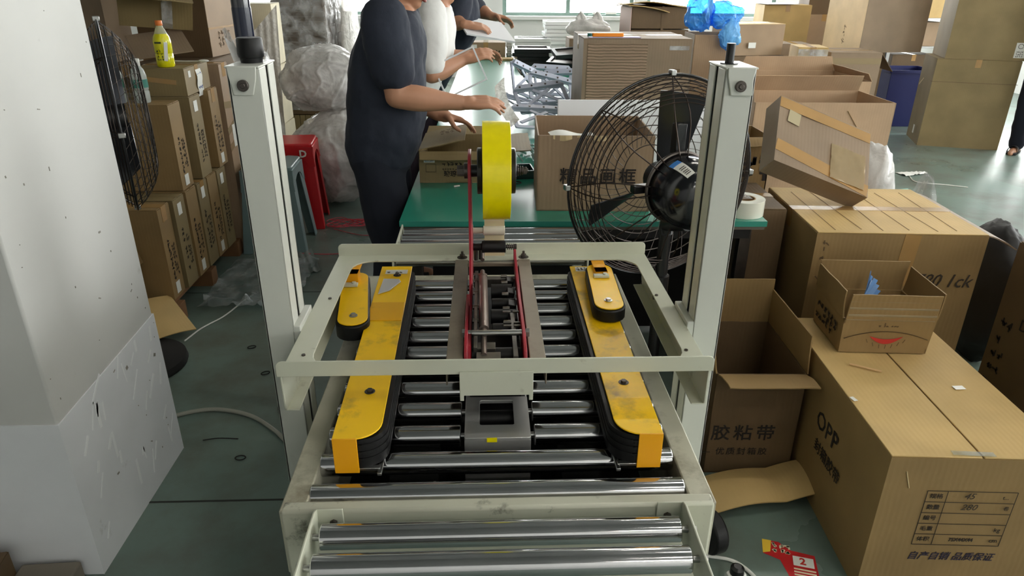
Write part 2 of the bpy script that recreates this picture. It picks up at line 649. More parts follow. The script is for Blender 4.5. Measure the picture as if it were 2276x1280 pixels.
def carton(label, cx, cy, z0, rz, w, d, h, m=None, top='closed', flaps=None, seam='y', tape=True, dent=.006, name='cardboard_box',
           group=None, rot=None, flapm=None, taper=0.0, cat='box', gap=.003):
    m = m or K_MID
    t = thing(name, label, cat, (cx, cy, z0), rz, group, rot)
    seed = (cx * 13.7 + cy * 7.1 + z0 * 3.3)
    body = shell(w, d, h, top, dent, seed, taper).build('body', m, t, ang=50, bev=.003 if top == 'closed' else 0)
    if top == 'closed':
        for sg in (-1, 1):
            f = MB()
            if seam == 'y':
                f.box((sg * (w / 4 + gap / 4), 0, h + .0022), (w / 2 - gap / 2 - .002, d - .004, .004))
            else:
                f.box((0, sg * (d / 4 + gap / 4), h + .0022), (w - .004, d / 2 - gap / 2 - .002, .004))
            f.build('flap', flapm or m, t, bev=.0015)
        if tape:
            q = MB()
            tw = .048
            if seam == 'y':
                q.box((0, 0, h + .0047), (tw, d, .0008))
                q.box((0, -d / 2 - .0006, h - .03), (tw, .0008, .07))
                q.box((0, d / 2 + .0006, h - .03), (tw, .0008, .07))
            else:
                q.box((0, 0, h + .0047), (w, tw, .0008))
                q.box((-w / 2 - .0006, 0, h - .03), (.0008, tw, .07))
                q.box((w / 2 + .0006, 0, h - .03), (.0008, tw, .07))
            q.build('tape', tape if not isinstance(tape, bool) else PTAPE, t)
    for side, sp in (flaps or {}).items():
        ang, L = sp[0], sp[1]
        bend = sp[2] if len(sp) > 2 else 0
        trim = sp[3] if len(sp) > 3 else .02
        flap_mesh(side, w * (1 + taper), d * (1 + taper), h, ang, L, bend, trim).build('flap', flapm or m, t, ang=50)
    return t

def carton_front(label, fl, fr, d, h, z0=0.0, **k):
    """carton given by the two lower front corners"""
    fl, fr = V(fl), V(fr)
    w = (fr - fl).length
    a = math.atan2(fr.y - fl.y, fr.x - fl.x)
    c = (fl + fr) / 2 + V((-math.sin(a), math.cos(a))) * d / 2
    return carton(label, c.x, c.y, z0, a, w, d, h, **k)

def blob(name, m, parent, c, r, seed, amp=.18, sub=5, ridge=True, world=False, flat=0.0):
    """crumpled closed bag"""
    b = bmesh.new()
    bmesh.ops.create_icosphere(b, subdivisions=sub, radius=1.0)
    c, sv = V(c), V((seed * 3.1, seed * 1.7, -seed))
    for v in b.verts:
        p = v.co.copy()
        q = 1 + amp * noise.noise(p * 1.6 + sv)
        if ridge:
            w = p + .25 * V((noise.noise(p * 2 + sv), noise.noise(p * 2 - sv), noise.noise(p * 2 + sv * 3)))
            for fq, h_ in ((2.2, .26), (4.6, .10)):
                n_ = noise.noise(w * fq + sv * fq)
                q += amp * h_ * (math.exp(-(n_ / .07) ** 2) - .5 * abs(n_))
        z = p.z * q
        if flat and z < -flat:
            z = -flat
        v.co = V((p.x * q * r[0], p.y * q * r[1], z * r[2])) + c
    me = bpy.data.meshes.new(name)
    b.to_mesh(me)
    b.free()
    if parent is not None and world:
        me.transform(parent.matrix_basis.inverted())
    me.polygons.foreach_set('use_smooth', [True] * len(me.polygons))
    me.materials.append(m)
    o = bpy.data.objects.new(name, me)
    COL.objects.link(o)
    if parent is not None:
        o.parent = parent
    return o

# ================================================================== THE HALL
H = HALL
FLOORM = mat('painted_concrete', (110, 128, 120), rough=.34, var=.18, vscale=1.1, dirt=(94, 92, 82), dscale=2.6, dlo=.45, dhi=.75,
             bump=.03, bscale=30, rvar=.1)
WALLW = mat('white_wall', (214, 214, 212), rough=.8, var=.03, vscale=2)
PILM = mat('pillar_plaster', (204, 204, 201), rough=.7, var=.04, vscale=2.5, dirt=(150, 146, 134), dscale=5, dlo=.66, dhi=.85)
PILM2 = mat('pillar_whitewash', (228, 230, 234), rough=.75, var=.05, vscale=4, dirt=(160, 158, 150), dscale=7, dlo=.64, dhi=.82)
CEILM = mat('ceiling_paint', (132, 134, 132), rough=.9)
ALU = mat('window_frame_green', (112, 136, 128), rough=.4)

mb = MB()
mb.span(H['x0'], H['x1'], H['y0'], H['y1'], -.12, 0)
flo = struct('floor', mb, FLOORM)
MB().span(-2.2, -.38, 1.738, 1.745, -.0005, .0012).build('floor_joint', mat('joint_dark', (46, 48, 44), rough=.9), flo)
MB().span(-2.6, -.5, 3.30, 3.304, -.0005, .001).build('floor_joint', mat('joint_dark', (46, 48, 44)), flo)
mb = MB()
mb.span(H['x0'], H['x1'], H['y0'], H['y1'], H['h'], H['h'] + .12)
for y in (1.2, 4.9, 8.6):
    mb.span(H['x0'], H['x1'], y - .14, y + .14, H['h'] - .38, H['h'])
struct('ceiling', mb, CEILM)

def wall_with_windows(name, along, fixed, a0, a1, wins, z0, z1, th=.2):
    mb = MB()
    def put(p0, p1, q0, q1):
        if along == 'x':
            mb.span(p0, p1, fixed, fixed + th, q0, q1)
        else:
            mb.span(fixed, fixed + th, p0, p1, q0, q1)
    put(a0, a1, 0, z0)
    put(a0, a1, z1, H['h'])
    e = a0
    for p0, p1 in wins:
        if p0 > e + 1e-4:
            put(e, p0, z0, z1)
        e = p1
    if a1 > e + 1e-4:
        put(e, a1, z0, z1)
    return struct(name, mb, WALLW)

bw = [(-4.9, -2.9), (-2.2, -.2), (.30, 2.30), (2.50, 4.50), (4.95, 6.95)]
wall_with_windows('wall_back', 'x', H['y1'], H['x0'] - .2, H['x1'] + .2, bw, .90, 2.9)
rw = [(-2.6, -.4), (.4, 2.6), (3.4, 5.6), (6.4, 8.6), (9.0, 10.9)]
wall_with_windows('wall_right', 'y', H['x1'], H['y0'], H['y1'], rw, 1.0, 2.9)
mb = MB()
mb.span(H['x0'] - .2, H['x0'], H['y0'], H['y1'], 0, H['h'])
struct('wall_left', mb, mat('dull_wall', (150, 148, 142), rough=.9))
mb = MB()
mb.span(H['x0'] - .2, H['x1'] + .2, H['y0'] - .2, H['y0'], 0, H['h'])
struct('wall_front', mb, WALLW)

def window(i, along, fixed, a0, a1, z0, z1):
    f = MB()
    g = MB()
    def put(m_, p0, p1, q0, q1, t0=.06, t1=.12):
        if along == 'x':
            m_.span(p0, p1, fixed + t0, fixed + t1, q0, q1)
        else:
            m_.span(fixed + t0, fixed + t1, p0, p1, q0, q1)
    for p in (a0, (a0 + a1) / 2 - .03, a1 - .06):
        put(f, p, p + .06, z0, z1)
    for q in (z0, z0 + 1.25, z1 - .05):
        put(f, a0, a1, q, q + .05, .061, .119)
    put(g, a0 + .06, a1 - .06, z0 + .05, z1 - .05, .088, .092)
    o = struct('window_%d' % i, f, ALU)
    p = g.build('pane', GLASS, o)
    s_ = MB()
    put(s_, a0 - .04, a1 + .04, z0 - .05, z0 + .004, -.08, .06)
    s_.build('sill', WALLW, o, bev=.004)
for i, (p0, p1) in enumerate(bw):
    window(i + 1, 'x', H['y1'], p0, p1, .90, 2.9)
for i, (p0, p1) in enumerate(rw):
    window(i + 6, 'y', H['x1'], p0, p1, 1.0, 2.9)

# pillars
mb = MB()
mb.span(-1.60, -1.045, 1.462, 2.012, 0, H['h'])
pil = struct('pillar', mb, PILM, bev=.006)
mb = MB()
# whitewashed lower coat, its upper edge runs slightly uphill along the side
mb.add([(-1.603, 1.459, 0), (-1.042, 1.459, 0), (-1.042, 1.459, .485), (-1.603, 1.459, .488),
        (-1.603, 2.015, 0), (-1.042, 2.015, 0), (-1.042, 2.015, .515), (-1.603, 2.015, .515)],
       [(0, 1, 2, 3), (1, 5, 6, 2), (5, 4, 7, 6), (4, 0, 3, 7), (3, 2, 6, 7)])
mb.build('lower_coat', PILM2, pil)
r_ = random.Random(14)
mb = MB()
for i in range(40):
    yy, zz = r_.uniform(1.48, 2.0), r_.uniform(.1, 1.5)
    mb.box((-1.0405 if zz < .5 else -1.0445, yy, zz), (.0012, r_.choice((.002, .003, .003, .010)), r_.choice((.002, .003, .005, .010))), (r_.uniform(-.6, .6), 0, 0))
mb.build('chips_and_nicks', mat('plaster_nick', (140, 136, 128), rough=.9), pil)
mb = MB()
for i in range(30):
    yy, zz = r_.uniform(1.50, 1.98), r_.uniform(.08, .48)
    mb.box((-1.0415, yy, zz), (.0008, r_.uniform(.004, .012), r_.uniform(.02, .09)), (r_.uniform(-.9, .1), 0, 0))
mb.build('brush_marks', mat('whitewash_streak', (240, 242, 244), rough=.8), pil)
mb = MB()
mb.span(-2.40, -1.95, 9.6, 10.05, 0, H['h'])
struct('pillar', mb, WALLW, bev=.006)

# ceiling lamps: rows of fluorescent battens
TUBE = mat('fluorescent_tube', (255, 250, 240), emit=1)
TUBE.node_tree.nodes['Principled BSDF'].inputs['Emission Strength'].default_value = 56.0
LAMPB = mat('lamp_white_metal', (220, 220, 218), rough=.4)
lamp0 = None
k = 0
for x in (1.6, 4.7):
    for y in (-2.4, -.6, 1.6, 4.0, 6.4, 8.8):
        lab = 'white fluorescent batten under the ceiling, %s row, %s' % (
            {1.6: 'table-side', 4.7: 'window-side'}[x],
            {-2.4: 'at the far end behind the camera', -.6: 'just behind the camera', 1.6: 'over the sealing machine', 4.0: 'over the front of the work table',
             6.4: 'over the middle of the work table', 8.8: 'nearest the back windows'}[y])
        if lamp0 is None:
            lamp0 = thing('ceiling_lamp', lab, 'lamp', (x, y, H['h'] - .42), 0, 'ceiling battens')
            mb = MB()
            mb.box((0, 0, .06), (1.24, .07, .05))
            mb.box((-.45, 0, .25), (.012, .012, .36)).box((.45, 0, .25), (.012, .012, .36))
            mb.build('housing', LAMPB, lamp0, bev=.004)
            MB().cyl((-.6, 0, .018), (.6, 0, .018), .014, 12).build('lamp_tube', TUBE, lamp0)
        else:
            c = copy_tree(lamp0)
            place(c, (x, y, H['h'] - .42), (0, 0, 0), lab, 'ceiling battens')

# ================================================================== CARTON SEALING MACHINE
XC = .022
seal = thing('carton_sealing_machine', 'cream carton sealing machine with roller bed, two columns and yellow belt drives', 'machine', (XC, 1.45, 0))
Wd = dict(parent=seal, world=True)
ZB = .661
# --- bed
x0, x1 = XC - .377, XC + .377
y0, y1 = .943, 1.96
MB().span(x0, x0 + .044, y0, y1, ZB - .14, ZB).build('bed_rail', CREAM_W, bev=.003, **Wd)
MB().span(x1 - .044, x1, y0, y1, ZB - .14, ZB).build('bed_rail', CREAM_W, bev=.003, **Wd)
MB().span(x0 + .044, x1 - .044, y1 - .05, y1, ZB - .14, ZB).build('bed_rail', CREAM_W, bev=.003, **Wd)
mb = MB()
mb.span(x0 + .002, x1 - .002, y0 - .002, y0 + .026, .16, ZB + .001)
mb.build('front_panel', CREAM_S, bev=.006, **Wd)
for a, b in ((x0 + .006, x0 + .012), (x1 - .012, x1 - .006)):
    MB().span(a, b, y0 + .03, y1 - .01, .16, ZB - .13).build('side_panel', CREAM_S, bev=.002, **Wd)
MB().span(x0 + .014, x1 - .014, y1 - .016, y1 - .01, .16, ZB - .13).build('rear_panel', CREAM_S, bev=.002, **Wd)
mb = MB()
mb.span(x0 + .02, x1 - .02, y0 + .03, y1 - .02, .34, .36)
mb.span(-.20, -.10, 1.0, 1.9, .36, .55)
mb.span(.16, .24, 1.0, 1.9, .36, .52)
mb.span(-.3, .33, 1.03, 1.05, .50, .60)
mb.build('drive_tray', BLACKM, **Wd)
g = MB()
gp = []
for i in range(96):
    a = 2 * PI * i / 96
    r = .064 if i % 4 < 2 else .057
    gp.append((-.095 + r * math.cos(a), .575 + r * math.sin(a)))
g.prism(gp, 'y', 1.030, 1.040)
g.build('sprocket', STEEL, **Wd)
for sx in (-1, 1):
    for yy in (1.0, 1.9):
        mb = MB()
        mb.span(XC + sx * .35 - .022, XC + sx * .35 + .022, yy - .022, yy + .022, .10, .2)
        l = mb.build('leg', CREAM, **Wd)
        q = MB()
        q.cyl((XC + sx * .35 - .016, yy, .052), (XC + sx * .35 + .016, yy, .052), .052, 24)
        q.box((XC + sx * .35, yy, .09), (.05, .05, .03))
        c_ = q.build('caster', RUBBER, l, bev=.003)
        c_.data.transform(seal.matrix_basis.inverted())
# --- rollers
RY = [.998, 1.085, 1.170, 1.253, 1.336, 1.42, 1.50, 1.58, 1.66, 1.74, 1.825, 1.905]
for i, y in enumerate(RY):
    z = ZB - .016
    def roller(a, b, tape_mark=False):
        m_ = MB()
        m_.cyl((a, y, z), (b, y, z), .0215, 28)
        o = m_.build('roller', CHROME, bev=.002, ang=30, **Wd)
        s_ = MB()
        s_.cyl((a - .012, y, z), (b + .012, y, z), .006, 10)
        e = s_.build('axle', STEEL, o)
        e.data.transform(seal.matrix_basis.inverted())
    if 1.13 < y < 1.77:
        roller(-.312, -.052)
        roller(.096, .354)
    else:
        roller(-.312, .354)
# --- lower tape head in the bed
mb = MB()
mb.ringplate(rrect(-.044, .087, 1.130, 1.276, .003, 2), rrect(-.014, .056, 1.174, 1.262, .004, 2), .660, .668)
mb.span(-.044, -.040, 1.13, 1.74, .56, .662)
mb.span(.083, .087, 1.13, 1.74, .56, .662)
mb.span(-.044, .087, 1.13, 1.134, .56, .662)
lh = mb.build('lower_tape_head', mat('brushed_plate', (206, 206, 204), rough=.42, metal=.75, var=.06, vscale=20), bev=.001, **Wd)
mb = MB()
mb.span(-.038, .081, 1.14, 1.74, .57, .60)
mb.cyl((-.03, 1.235, .64), (.07, 1.235, .64), .018, 18)
mb.box((.02, 1.20, .628), (.07, .02, .03), (.5, 0, 0))
mb.cyl((-.03, 1.42, .63), (.07, 1.42, .63), .022, 18)
mb.cyl((-.03, 1.56, .62), (.07, 1.56, .62), .03, 18)
q = mb.build('head_insides', RUBBER, lh)
q.data.transform(seal.matrix_basis.inverted())
mb = MB()
mb.box((.010, 1.1285, .664), (.02, .004, .008))
q = mb.build('tape_scrap', TAPE_Y, lh)
q.data.transform(seal.matrix_basis.inverted())

# --- columns
for sx in (-1, 1):
    zc = 1.335
    xo, xi = XC + sx * .494, XC + sx * .435
    fy, ry = 1.354, 1.460
    mb = MB()
    mb.span(xo, xo - sx * .006, fy, ry, .0, zc)                # outer web
    mb.span(xo, xi, fy, fy + .006, .0, zc)                      # front face
    mb.span(xo, xi, ry - .006, ry, .0, zc)                      # rear face
    mb.span(xi + sx * .004, xi, fy, 1.402, .0, zc)              # inner face up to the slot
    mb.span(xi + sx * .004, xi, 1.420, ry, .0, zc)
    mb.span(xo, XC + sx * .30, fy + .01, ry - .01, .0, .05)     # foot
    cmn = mb.build('column', COLUMN, bev=.003, seg=3, **Wd)
    mb = MB()
    mb.span(xi + sx * .012, xi + sx * .016, 1.398, 1.424, .06, zc - .003)
    mb.span(xi + sx * .020, xi + sx * .046, 1.396, 1.426, .06, zc - .003)
    q = mb.build('slot_bellows', RUBBER, cmn)
    q.data.transform(seal.matrix_basis.inverted())
    mb = MB()
    mb.span(xo + sx * .002, xi - sx * .002, fy - .003, ry + .002, zc, zc + .004)
    xm = (xo + xi) / 2
    mb.prism([(xm - .027, zc + .003), (xm + .027, zc + .003), (xm + .024, zc - .02), (xm + .016 if sx < 0 else xm + .026, zc - .048),
              (xm - .016 if sx > 0 else xm - .020, zc - .048), (xm - .026, zc - .012)], 'y', fy - .005, fy - .0015)
    q = mb.build('cap_plate', COLUMN, cmn, bev=.0015)
    q.data.transform(seal.matrix_basis.inverted())
    mb = MB()
    mb.cyl((xm, fy - .011, zc - .030), (xm, fy - .004, zc - .030), .0105, 20)
    mb.cyl((xm, fy - .013, zc - .030), (xm, fy - .011, zc - .030), .0055, 6)
    q = mb.build('bolt', DSTEEL, cmn, bev=.001)
    q.data.transform(seal.matrix_basis.inverted())
    mb = MB()
    if sx < 0:
        mb.lathe([(.020, zc + .004), (.021, zc + .013), (.023, zc + .014), (.0245, zc + .020), (.0235, zc + .045), (.0215, zc + .049), (0, zc + .049)],
                 (xm + .002, 1.412, 0), 24)
        q = mb.build('rubber_cap', RUBBER, cmn)
        s_ = MB()
        s_.sheet(lambda u, v: (xm - .028 + .012 * math.sin(u * 7) - .012 * v, 1.40 + .05 * u, zc + .006 + .046 * v * (1 - .3 * math.sin(u * 9))), 8, 6, .0006)
        s_.sheet(lambda u, v: (xm + .026 + .012 * math.sin(u * 5 + 1) * v, 1.40 + .05 * u, zc + .005 + .020 * v * (1 + .4 * math.sin(u * 11))), 8, 6, .0006)
        e = s_.build('film_scrap', WRAP, cmn)
        e.data.transform(seal.matrix_basis.inverted())
    else:
        mb.cyl((xm - .006, 1.412, zc + .002), (xm - .006, 1.412, zc + .042), .0085, 16)
        mb.cyl((xm - .006, 1.412, zc + .0035), (xm - .006, 1.412, zc + .006), .017, 20)
        q = mb.build('threaded_rod_end', BLACK, cmn)
    q.data.transform(seal.matrix_basis.inverted())

# --- height-adjustable head frame
ZH = .790
hx0, hx1 = XC - .4205, XC + .4205
fr = None
mb = MB()
out = rrect(hx0, hx1, 1.1765, 1.800, .003, 5)
inn = rrect(-.350, .405, 1.205, 1.758, .055, 5)
mb.ringplate(out, inn, ZH - .004, ZH)
fr = mb.build('head_frame', CREAM, bev=.001, **Wd)
mb = MB()
fl = rrect(hx0 - .004, hx1 + .004, ZH - .003, ZH + .030, (.001, .001, .012, .012), 4)
mb.prism(fl, 'y', 1.1725, 1.1765)
q = mb.build('flange', CREAM, fr, bev=.001)
q.data.transform(seal.matrix_basis.inverted())
mb = MB()
fl = rrect(hx0 - .001, hx1 + .001, ZH - .002, ZH + .033, (.001, .001, .012, .012), 4)
mb.prism(fl, 'y', 1.798, 1.802)
q = mb.build('flange', CREAM, fr, bev=.001)
q.data.transform(seal.matrix_basis.inverted())
for sx, x in ((-1, hx0), (1, hx1)):
    mb = MB()
    prof = rrect(1.1785, 1.795, ZH - .088, ZH - .003, (.012, .03, .001, .001), 4)
    mb.prism(prof, 'x', x, x - sx * .004)
    mb.span(x, x - sx * .028, 1.184, 1.78, ZH - .088, ZH - .085)
    q = mb.build('side_arm', CREAM, fr, bev=.001)
    q.data.transform(seal.matrix_basis.inverted())
    mb = MB()
    mb.span(x, XC + sx * .4365, 1.355, 1.465, ZH - .075, ZH + .012)
    mb.span(XC + sx * .430, XC + sx * .448, 1.404, 1.418, ZH - .07, ZH + .006)
    q = mb.build('carriage', COLUMN, fr, bev=.002)
    q.data.transform(seal.matrix_basis.inverted())
    mb = MB()
    for yy in (1.30, 1.62):
        mb.cyl((x - sx * .004, yy, ZH - .05), (x - sx * .011, yy, ZH - .05), .008, 6)
    for yy in (1.25, 1.52):
        mb.cyl((x - sx * .030, yy, ZH), (x - sx * .030, yy, ZH + .0025), .004, 10)
    q = mb.build('bolt', DSTEEL, fr)
    q.data.transform(seal.matrix_basis.inverted())
mb = MB()
mb.prism([(-.052, ZH + .004), (.092, ZH + .004), (.092, ZH - .062), (.084, ZH - .062), (.084, ZH - .050), (-.044, ZH - .050), (-.044, ZH - .062),
          (-.052, ZH - .062)], 'y', 1.1695, 1.1725)
q = mb.build('front_tongue', CREAM, fr, bev=.001)
q.data.transform(seal.matrix_basis.inverted())
for a, b in ((-.080, -.046), (.088, .121)):
    mb = MB()
    mb.span(a, b, 1.200, 1.760, ZH - .006, ZH + .001)
    mb.span(a, a + .003, 1.200, 1.760, ZH - .045, ZH)
    mb.span(b - .003, b, 1.200, 1.760, ZH - .045, ZH)
    q = mb.build('head_rail', BRONZE, fr, bev=.0015)
    q.data.transform(seal.matrix_basis.inverted())
for xx in (-.062, .105):
    mb = MB()
    mb.cyl((xx, 1.777, ZH), (xx, 1.777, ZH + .010), .007, 6).cyl((xx, 1.777, ZH), (xx, 1.777, ZH + .0015), .014, 16).cyl((xx, 1.777, ZH), (xx, 1.777, ZH + .018), .0035, 10)
    q = mb.build('bolt', DSTEEL, fr, bev=.0005)
    q.data.transform(seal.matrix_basis.inverted())

# --- yellow belt drives
def skew(poly, k, yr=1.034):
    return [(a + k * (b - yr), b) for a, b in poly]
for sx in (-1, 1):
    if sx < 0:
        xo, xi, yn, yf, kk = -.276, -.191, 1.036, 1.84, -.018
    else:
        xo, xi, yn, yf, kk = .320, .237, 1.036, 1.83, .003
    lo, hi = min(xo, xi), max(xo, xi)
    ZY = .740
    rr = (.002, .05, .002, .002) if sx < 0 else (.05, .002, .002, .002)
    mb = MB()
    mb.prism(skew(rrect(lo, hi, yn, yf, rr, 8), kk), 'z', ZY - .003, ZY)
    cov = mb.build('belt_cover', YELLOW_D, bev=.001, **Wd)
    def sub(m_, name, mt, **k):
        q = m_.build(name, mt, cov, **k)
        q.data.transform(seal.matrix_basis.inverted())
        return q
    mb = MB()
    mb.span(xo, xo - sx * .044, yn - .001, yn + .002, ZB + .004, ZY)
    sub(mb, 'end_cap', YELLOW_C, bev=.0008)
    e = .009
    mb = MB()
    bo = rrect(lo + (.008 if sx < 0 else -e), hi + (e if sx < 0 else -.008), yn + .004, yf - .02, (.040, .050, .02, .02) if sx < 0 else (.05, .04, .02, .02), 8)
    mb.prism(skew(bo, kk), 'z', ZB + .012, ZY - .006)
    for zz in (ZB + .030, ZB + .045, ZB + .060):
        bo2 = rrect(lo + (.010 if sx < 0 else -e - .0015), hi + (e + .0015 if sx < 0 else -.010), yn + .0025, yf - .02,
                    (.040, .050, .02, .02) if sx < 0 else (.05, .04, .02, .02), 8)
        mb.prism(skew(bo2, kk), 'z', zz - .003, zz + .003)
    sub(mb, 'drive_belt', RUBBER, bev=.001)
    mb = MB()
    mb.prism(skew(rrect(lo + .006, hi - .006, yn + .12, yf, .01, 3), kk), 'z', ZB + .002, ZB + .012)
    xq = xi + sx * .004
    mb.span(xq - .004, xq + .004, yn - .01, yn + .05, ZB + .004, ZB + .010)
    mb.span(min(xq, xq + sx * .04), max(xq, xq + sx * .04), yn + .002, yn + .012, ZB + .006, ZB + .012)
    sub(mb, 'belt_support', STEEL, bev=.001)
    for yy in ((1.19, 1.775) if sx < 0 else (1.21, 1.70)):
        mb = MB()
        xb = (xo + xi) / 2 + kk * (yy - 1.03) + (.006 if sx < 0 else 0)
        mb.cyl((xb, yy, ZY), (xb, yy, ZY + .0015), .0105, 20).cyl((xb, yy, ZY), (xb, yy, ZY + .006), .0062, 6)
        sub(mb, 'bolt', DSTEEL, bev=.0006)
    mb = MB()
    if sx < 0:
        mb.prism(skew(rrect(lo + .001, hi - .001, 1.50, 1.60, .001, 2), kk), 'z', ZY, ZY + .0018)
        sub(mb, 'cover_joint', YELLOW, bev=.0006)
        mb = MB()
        mb.span(-.275, -.215, 1.785, 1.812, ZY, ZY + .0008)
        o = sub(mb, 'label', PAPER)
        mb = MB()
        marks(mb, (-.272, 1.789, ZY + .0012), (1, 0, 0), (0, 1, 0), 5, 1, .011, .010, random.Random(4))
        sub(mb, 'printing', INK)
        mb = MB()
        mb.prism([(-.274, 1.745), (-.232, 1.742), (-.226, 1.725), (-.250, 1.668), (-.276, 1.648)], 'z', ZY + .001, ZY + .004)
        sub(mb, 'sensor_plate', mat('aluminium_flap', (214, 216, 218), rough=.35, metal=.4), bev=.0008)
    else:
        mb.span(.253, .290, 1.792, 1.822, ZY, ZY + .0008)
        sub(mb, 'label', PAPER)
        mb = MB()
        marks(mb, (.256, 1.797, ZY + .0012), (1, 0, 0), (0, 1, 0), 3, 2, .010, .010, random.Random(5))
        sub(mb, 'printing', INK)

# --- yellow press rollers over the belts
for sx in (-1, 1):
    a, b = ((-.312, 1.482), (-.345, 1.725)) if sx < 0 else ((.297, 1.512), (.306, 1.725))
    zt = .757 if sx < 0 else .776
    mb = MB()
    mb.prism(stadium(V((a[0], a[1], 0)), b, .035, .033), 'z', zt - .003, zt)
    pr = mb.build('press_roller_plate', YELLOW_D, bev=.0008, **Wd)
    def sub(m_, name, mt, **k):
        q = m_.build(name, mt, pr, **k)
        q.data.transform(seal.matrix_basis.inverted())
    mb = MB()
    mb.prism(stadium(V((a[0], a[1] - .002, 0)), b, .0395, .037), 'z', zt - (.040 if sx < 0 else .034), zt - .004)
    sub(mb, 'press_belt', RUBBER, bev=.003)
    mb = MB()
    mb.cyl((a[0], a[1] + .012, zt), (a[0], a[1] + .012, zt + .002), .010, 20).cyl((a[0], a[1] + .012, zt), (a[0], a[1] + .012, zt + .0065), .0065, 6)
    sub(mb, 'bolt', STEEL, bev=.0006)
    mb = MB()
    mb.span(b[0] - .018, b[0] + .016, b[1] - .045, b[1] - .012, zt, .7855)
    mb.span(b[0] - .018, b[0] + .016, b[1] - .045, 1.79, .782, .7855)
    sub(mb, 'post', YELLOW_C, bev=.0015)
    mb = MB()
    mb.box((b[0] - .004, b[1] - .058, zt + .004), (.04, .018, .006)).cyl((b[0] + .006, b[1] - .056, zt + .002), (b[0] + .006, b[1] - .056, zt + .011), .006, 8)
    sub(mb, 'clamp', CREAM, bev=.001)

# --- upper tape head
th = None
mb = MB()
mb.prism([(1.205, ZH - .04), (1.26, ZH + .012), (1.46, ZH + .02), (1.60, ZH + .024), (1.66, ZH + .10), (1.64, 1.110), (1.62, 1.124), (1.55, 1.124),
          (1.53, 1.110), (1.52, ZH + .12), (1.42, ZH + .004), (1.34, ZH - .03), (1.25, ZH - .05)], 'x', -.0370, -.0300)
th = mb.build('tape_head', RED, bev=.0012, **Wd)
def tsub(m_, name, mt, **k):
    q = m_.build(name, mt, th, **k)
    q.data.transform(seal.matrix_basis.inverted())
    return q
mb = MB()
mb.prism([(1.205, ZH - .04), (1.235, ZH + .012), (1.30, ZH + .022), (1.50, ZH + .012), (1.735, ZH + .018), (1.755, ZH + .030), (1.765, ZH + .030), (1.765, ZH - .01),
          (1.50, ZH - .03), (1.25, ZH - .05)], 'x', .0765, .0835)
tsub(mb, 'side_plate', RED, bev=.0012)
mb = MB()
mb.prism([(1.205, ZH - .04), (1.235, ZH + .012), (1.30, ZH + .022), (1.50, ZH + .018), (1.50, ZH - .03), (1.25, ZH - .05)], 'x', -.0445, -.0375)
tsub(mb, 'side_plate', RED, bev=.0012)
mb = MB()
mb.cyl((-.042, 1.315, ZH + .012), (.086, 1.315, ZH + .012), .0065, 16).cyl((-.050, 1.315, ZH + .012), (-.042, 1.315, ZH + .012), .010, 6).cyl((.084, 1.315, ZH + .012), (.092, 1.315, ZH + .012), .010, 6)
tsub(mb, 'tie_rod', STEEL)
mb = MB()
mb.span(-.046, .088, 1.715, 1.728, ZH - .002, ZH + .008)
tsub(mb, 'cross_bar', BRONZE, bev=.0015)
mb = MB()
mb.cyl((-.004, 1.345, ZH + .004), (-.006, 1.62, ZH + .006), .0112, 20)
mb.cyl((-.006, 1.62, ZH + .006), (-.0065, 1.632, ZH + .006), .013, 6)
mb.cyl((-.006, 1.63, ZH + .006), (-.007, 1.665, ZH + .006), .006, 12)
mb.cyl((-.007, 1.735, ZH + .01), (-.007, 1.80, ZH + .03), .0055, 12)
mb.cyl((-.004, 1.345, ZH + .004), (-.004, 1.25, ZH - .005), .006, 12)
tsub(mb, 'spring_tube', mat('tube_grey_brown', (128, 114, 106), rough=.35, metal=.6, var=.12, vscale=30))
mb = MB()
for yy, rr_, a, b in ((1.28, .016, -.030, .075), (1.40, .012, .015, .075), (1.46, .017, .012, .070), (1.53, .013, .015, .072), (1.60, .019, .014, .066)):
    mb.cyl((a, yy, ZH - .022), (b, yy, ZH - .022), rr_, 18)
for yy in (1.36, 1.43, 1.50, 1.57, 1.64):
    mb.box((.062, yy, ZH - .012), (.018, .030, .014), (0, .2, .1 * math.sin(yy * 40)))
mb.span(-.034, .078, 1.22, 1.70, ZH - .075, ZH - .055)
tsub(mb, 'rollers_and_levers', RUBBER, bev=.001)
mb = MB()
mb.span(-.026, -.018, 1.27, 1.68, ZH - .02, ZH + .002)
mb.span(.056, .066, 1.24, 1.44, ZH - .012, ZH - .002)
mb.span(-.020, .030, 1.222, 1.262, ZH - .025, ZH - .004)
mb.span(-.018, .020, 1.272, 1.300, ZH - .02, ZH - .002)
for yy in (1.62, 1.66, 1.40, 1.47, 1.55, 1.345):
    mb.cyl((-.030, yy, ZH - .002), (-.014, yy, ZH - .002), .006, 8)
    mb.cyl((.040, yy, ZH - .006), (.056, yy, ZH - .006), .005, 8)
for yy in (1.37, 1.385, 1.44):
    mb.box((.070, yy, ZH + .000), (.016, .006, .004)).box((.048, yy, ZH + .000), (.018, .006, .004))
mb.span(-.030, .078, 1.655, 1.675, ZH - .035, ZH - .012)
tsub(mb, 'metal_levers', mat('oily_steel', (120, 116, 110), rough=.34, metal=.8, var=.2, vscale=40), bev=.0008)
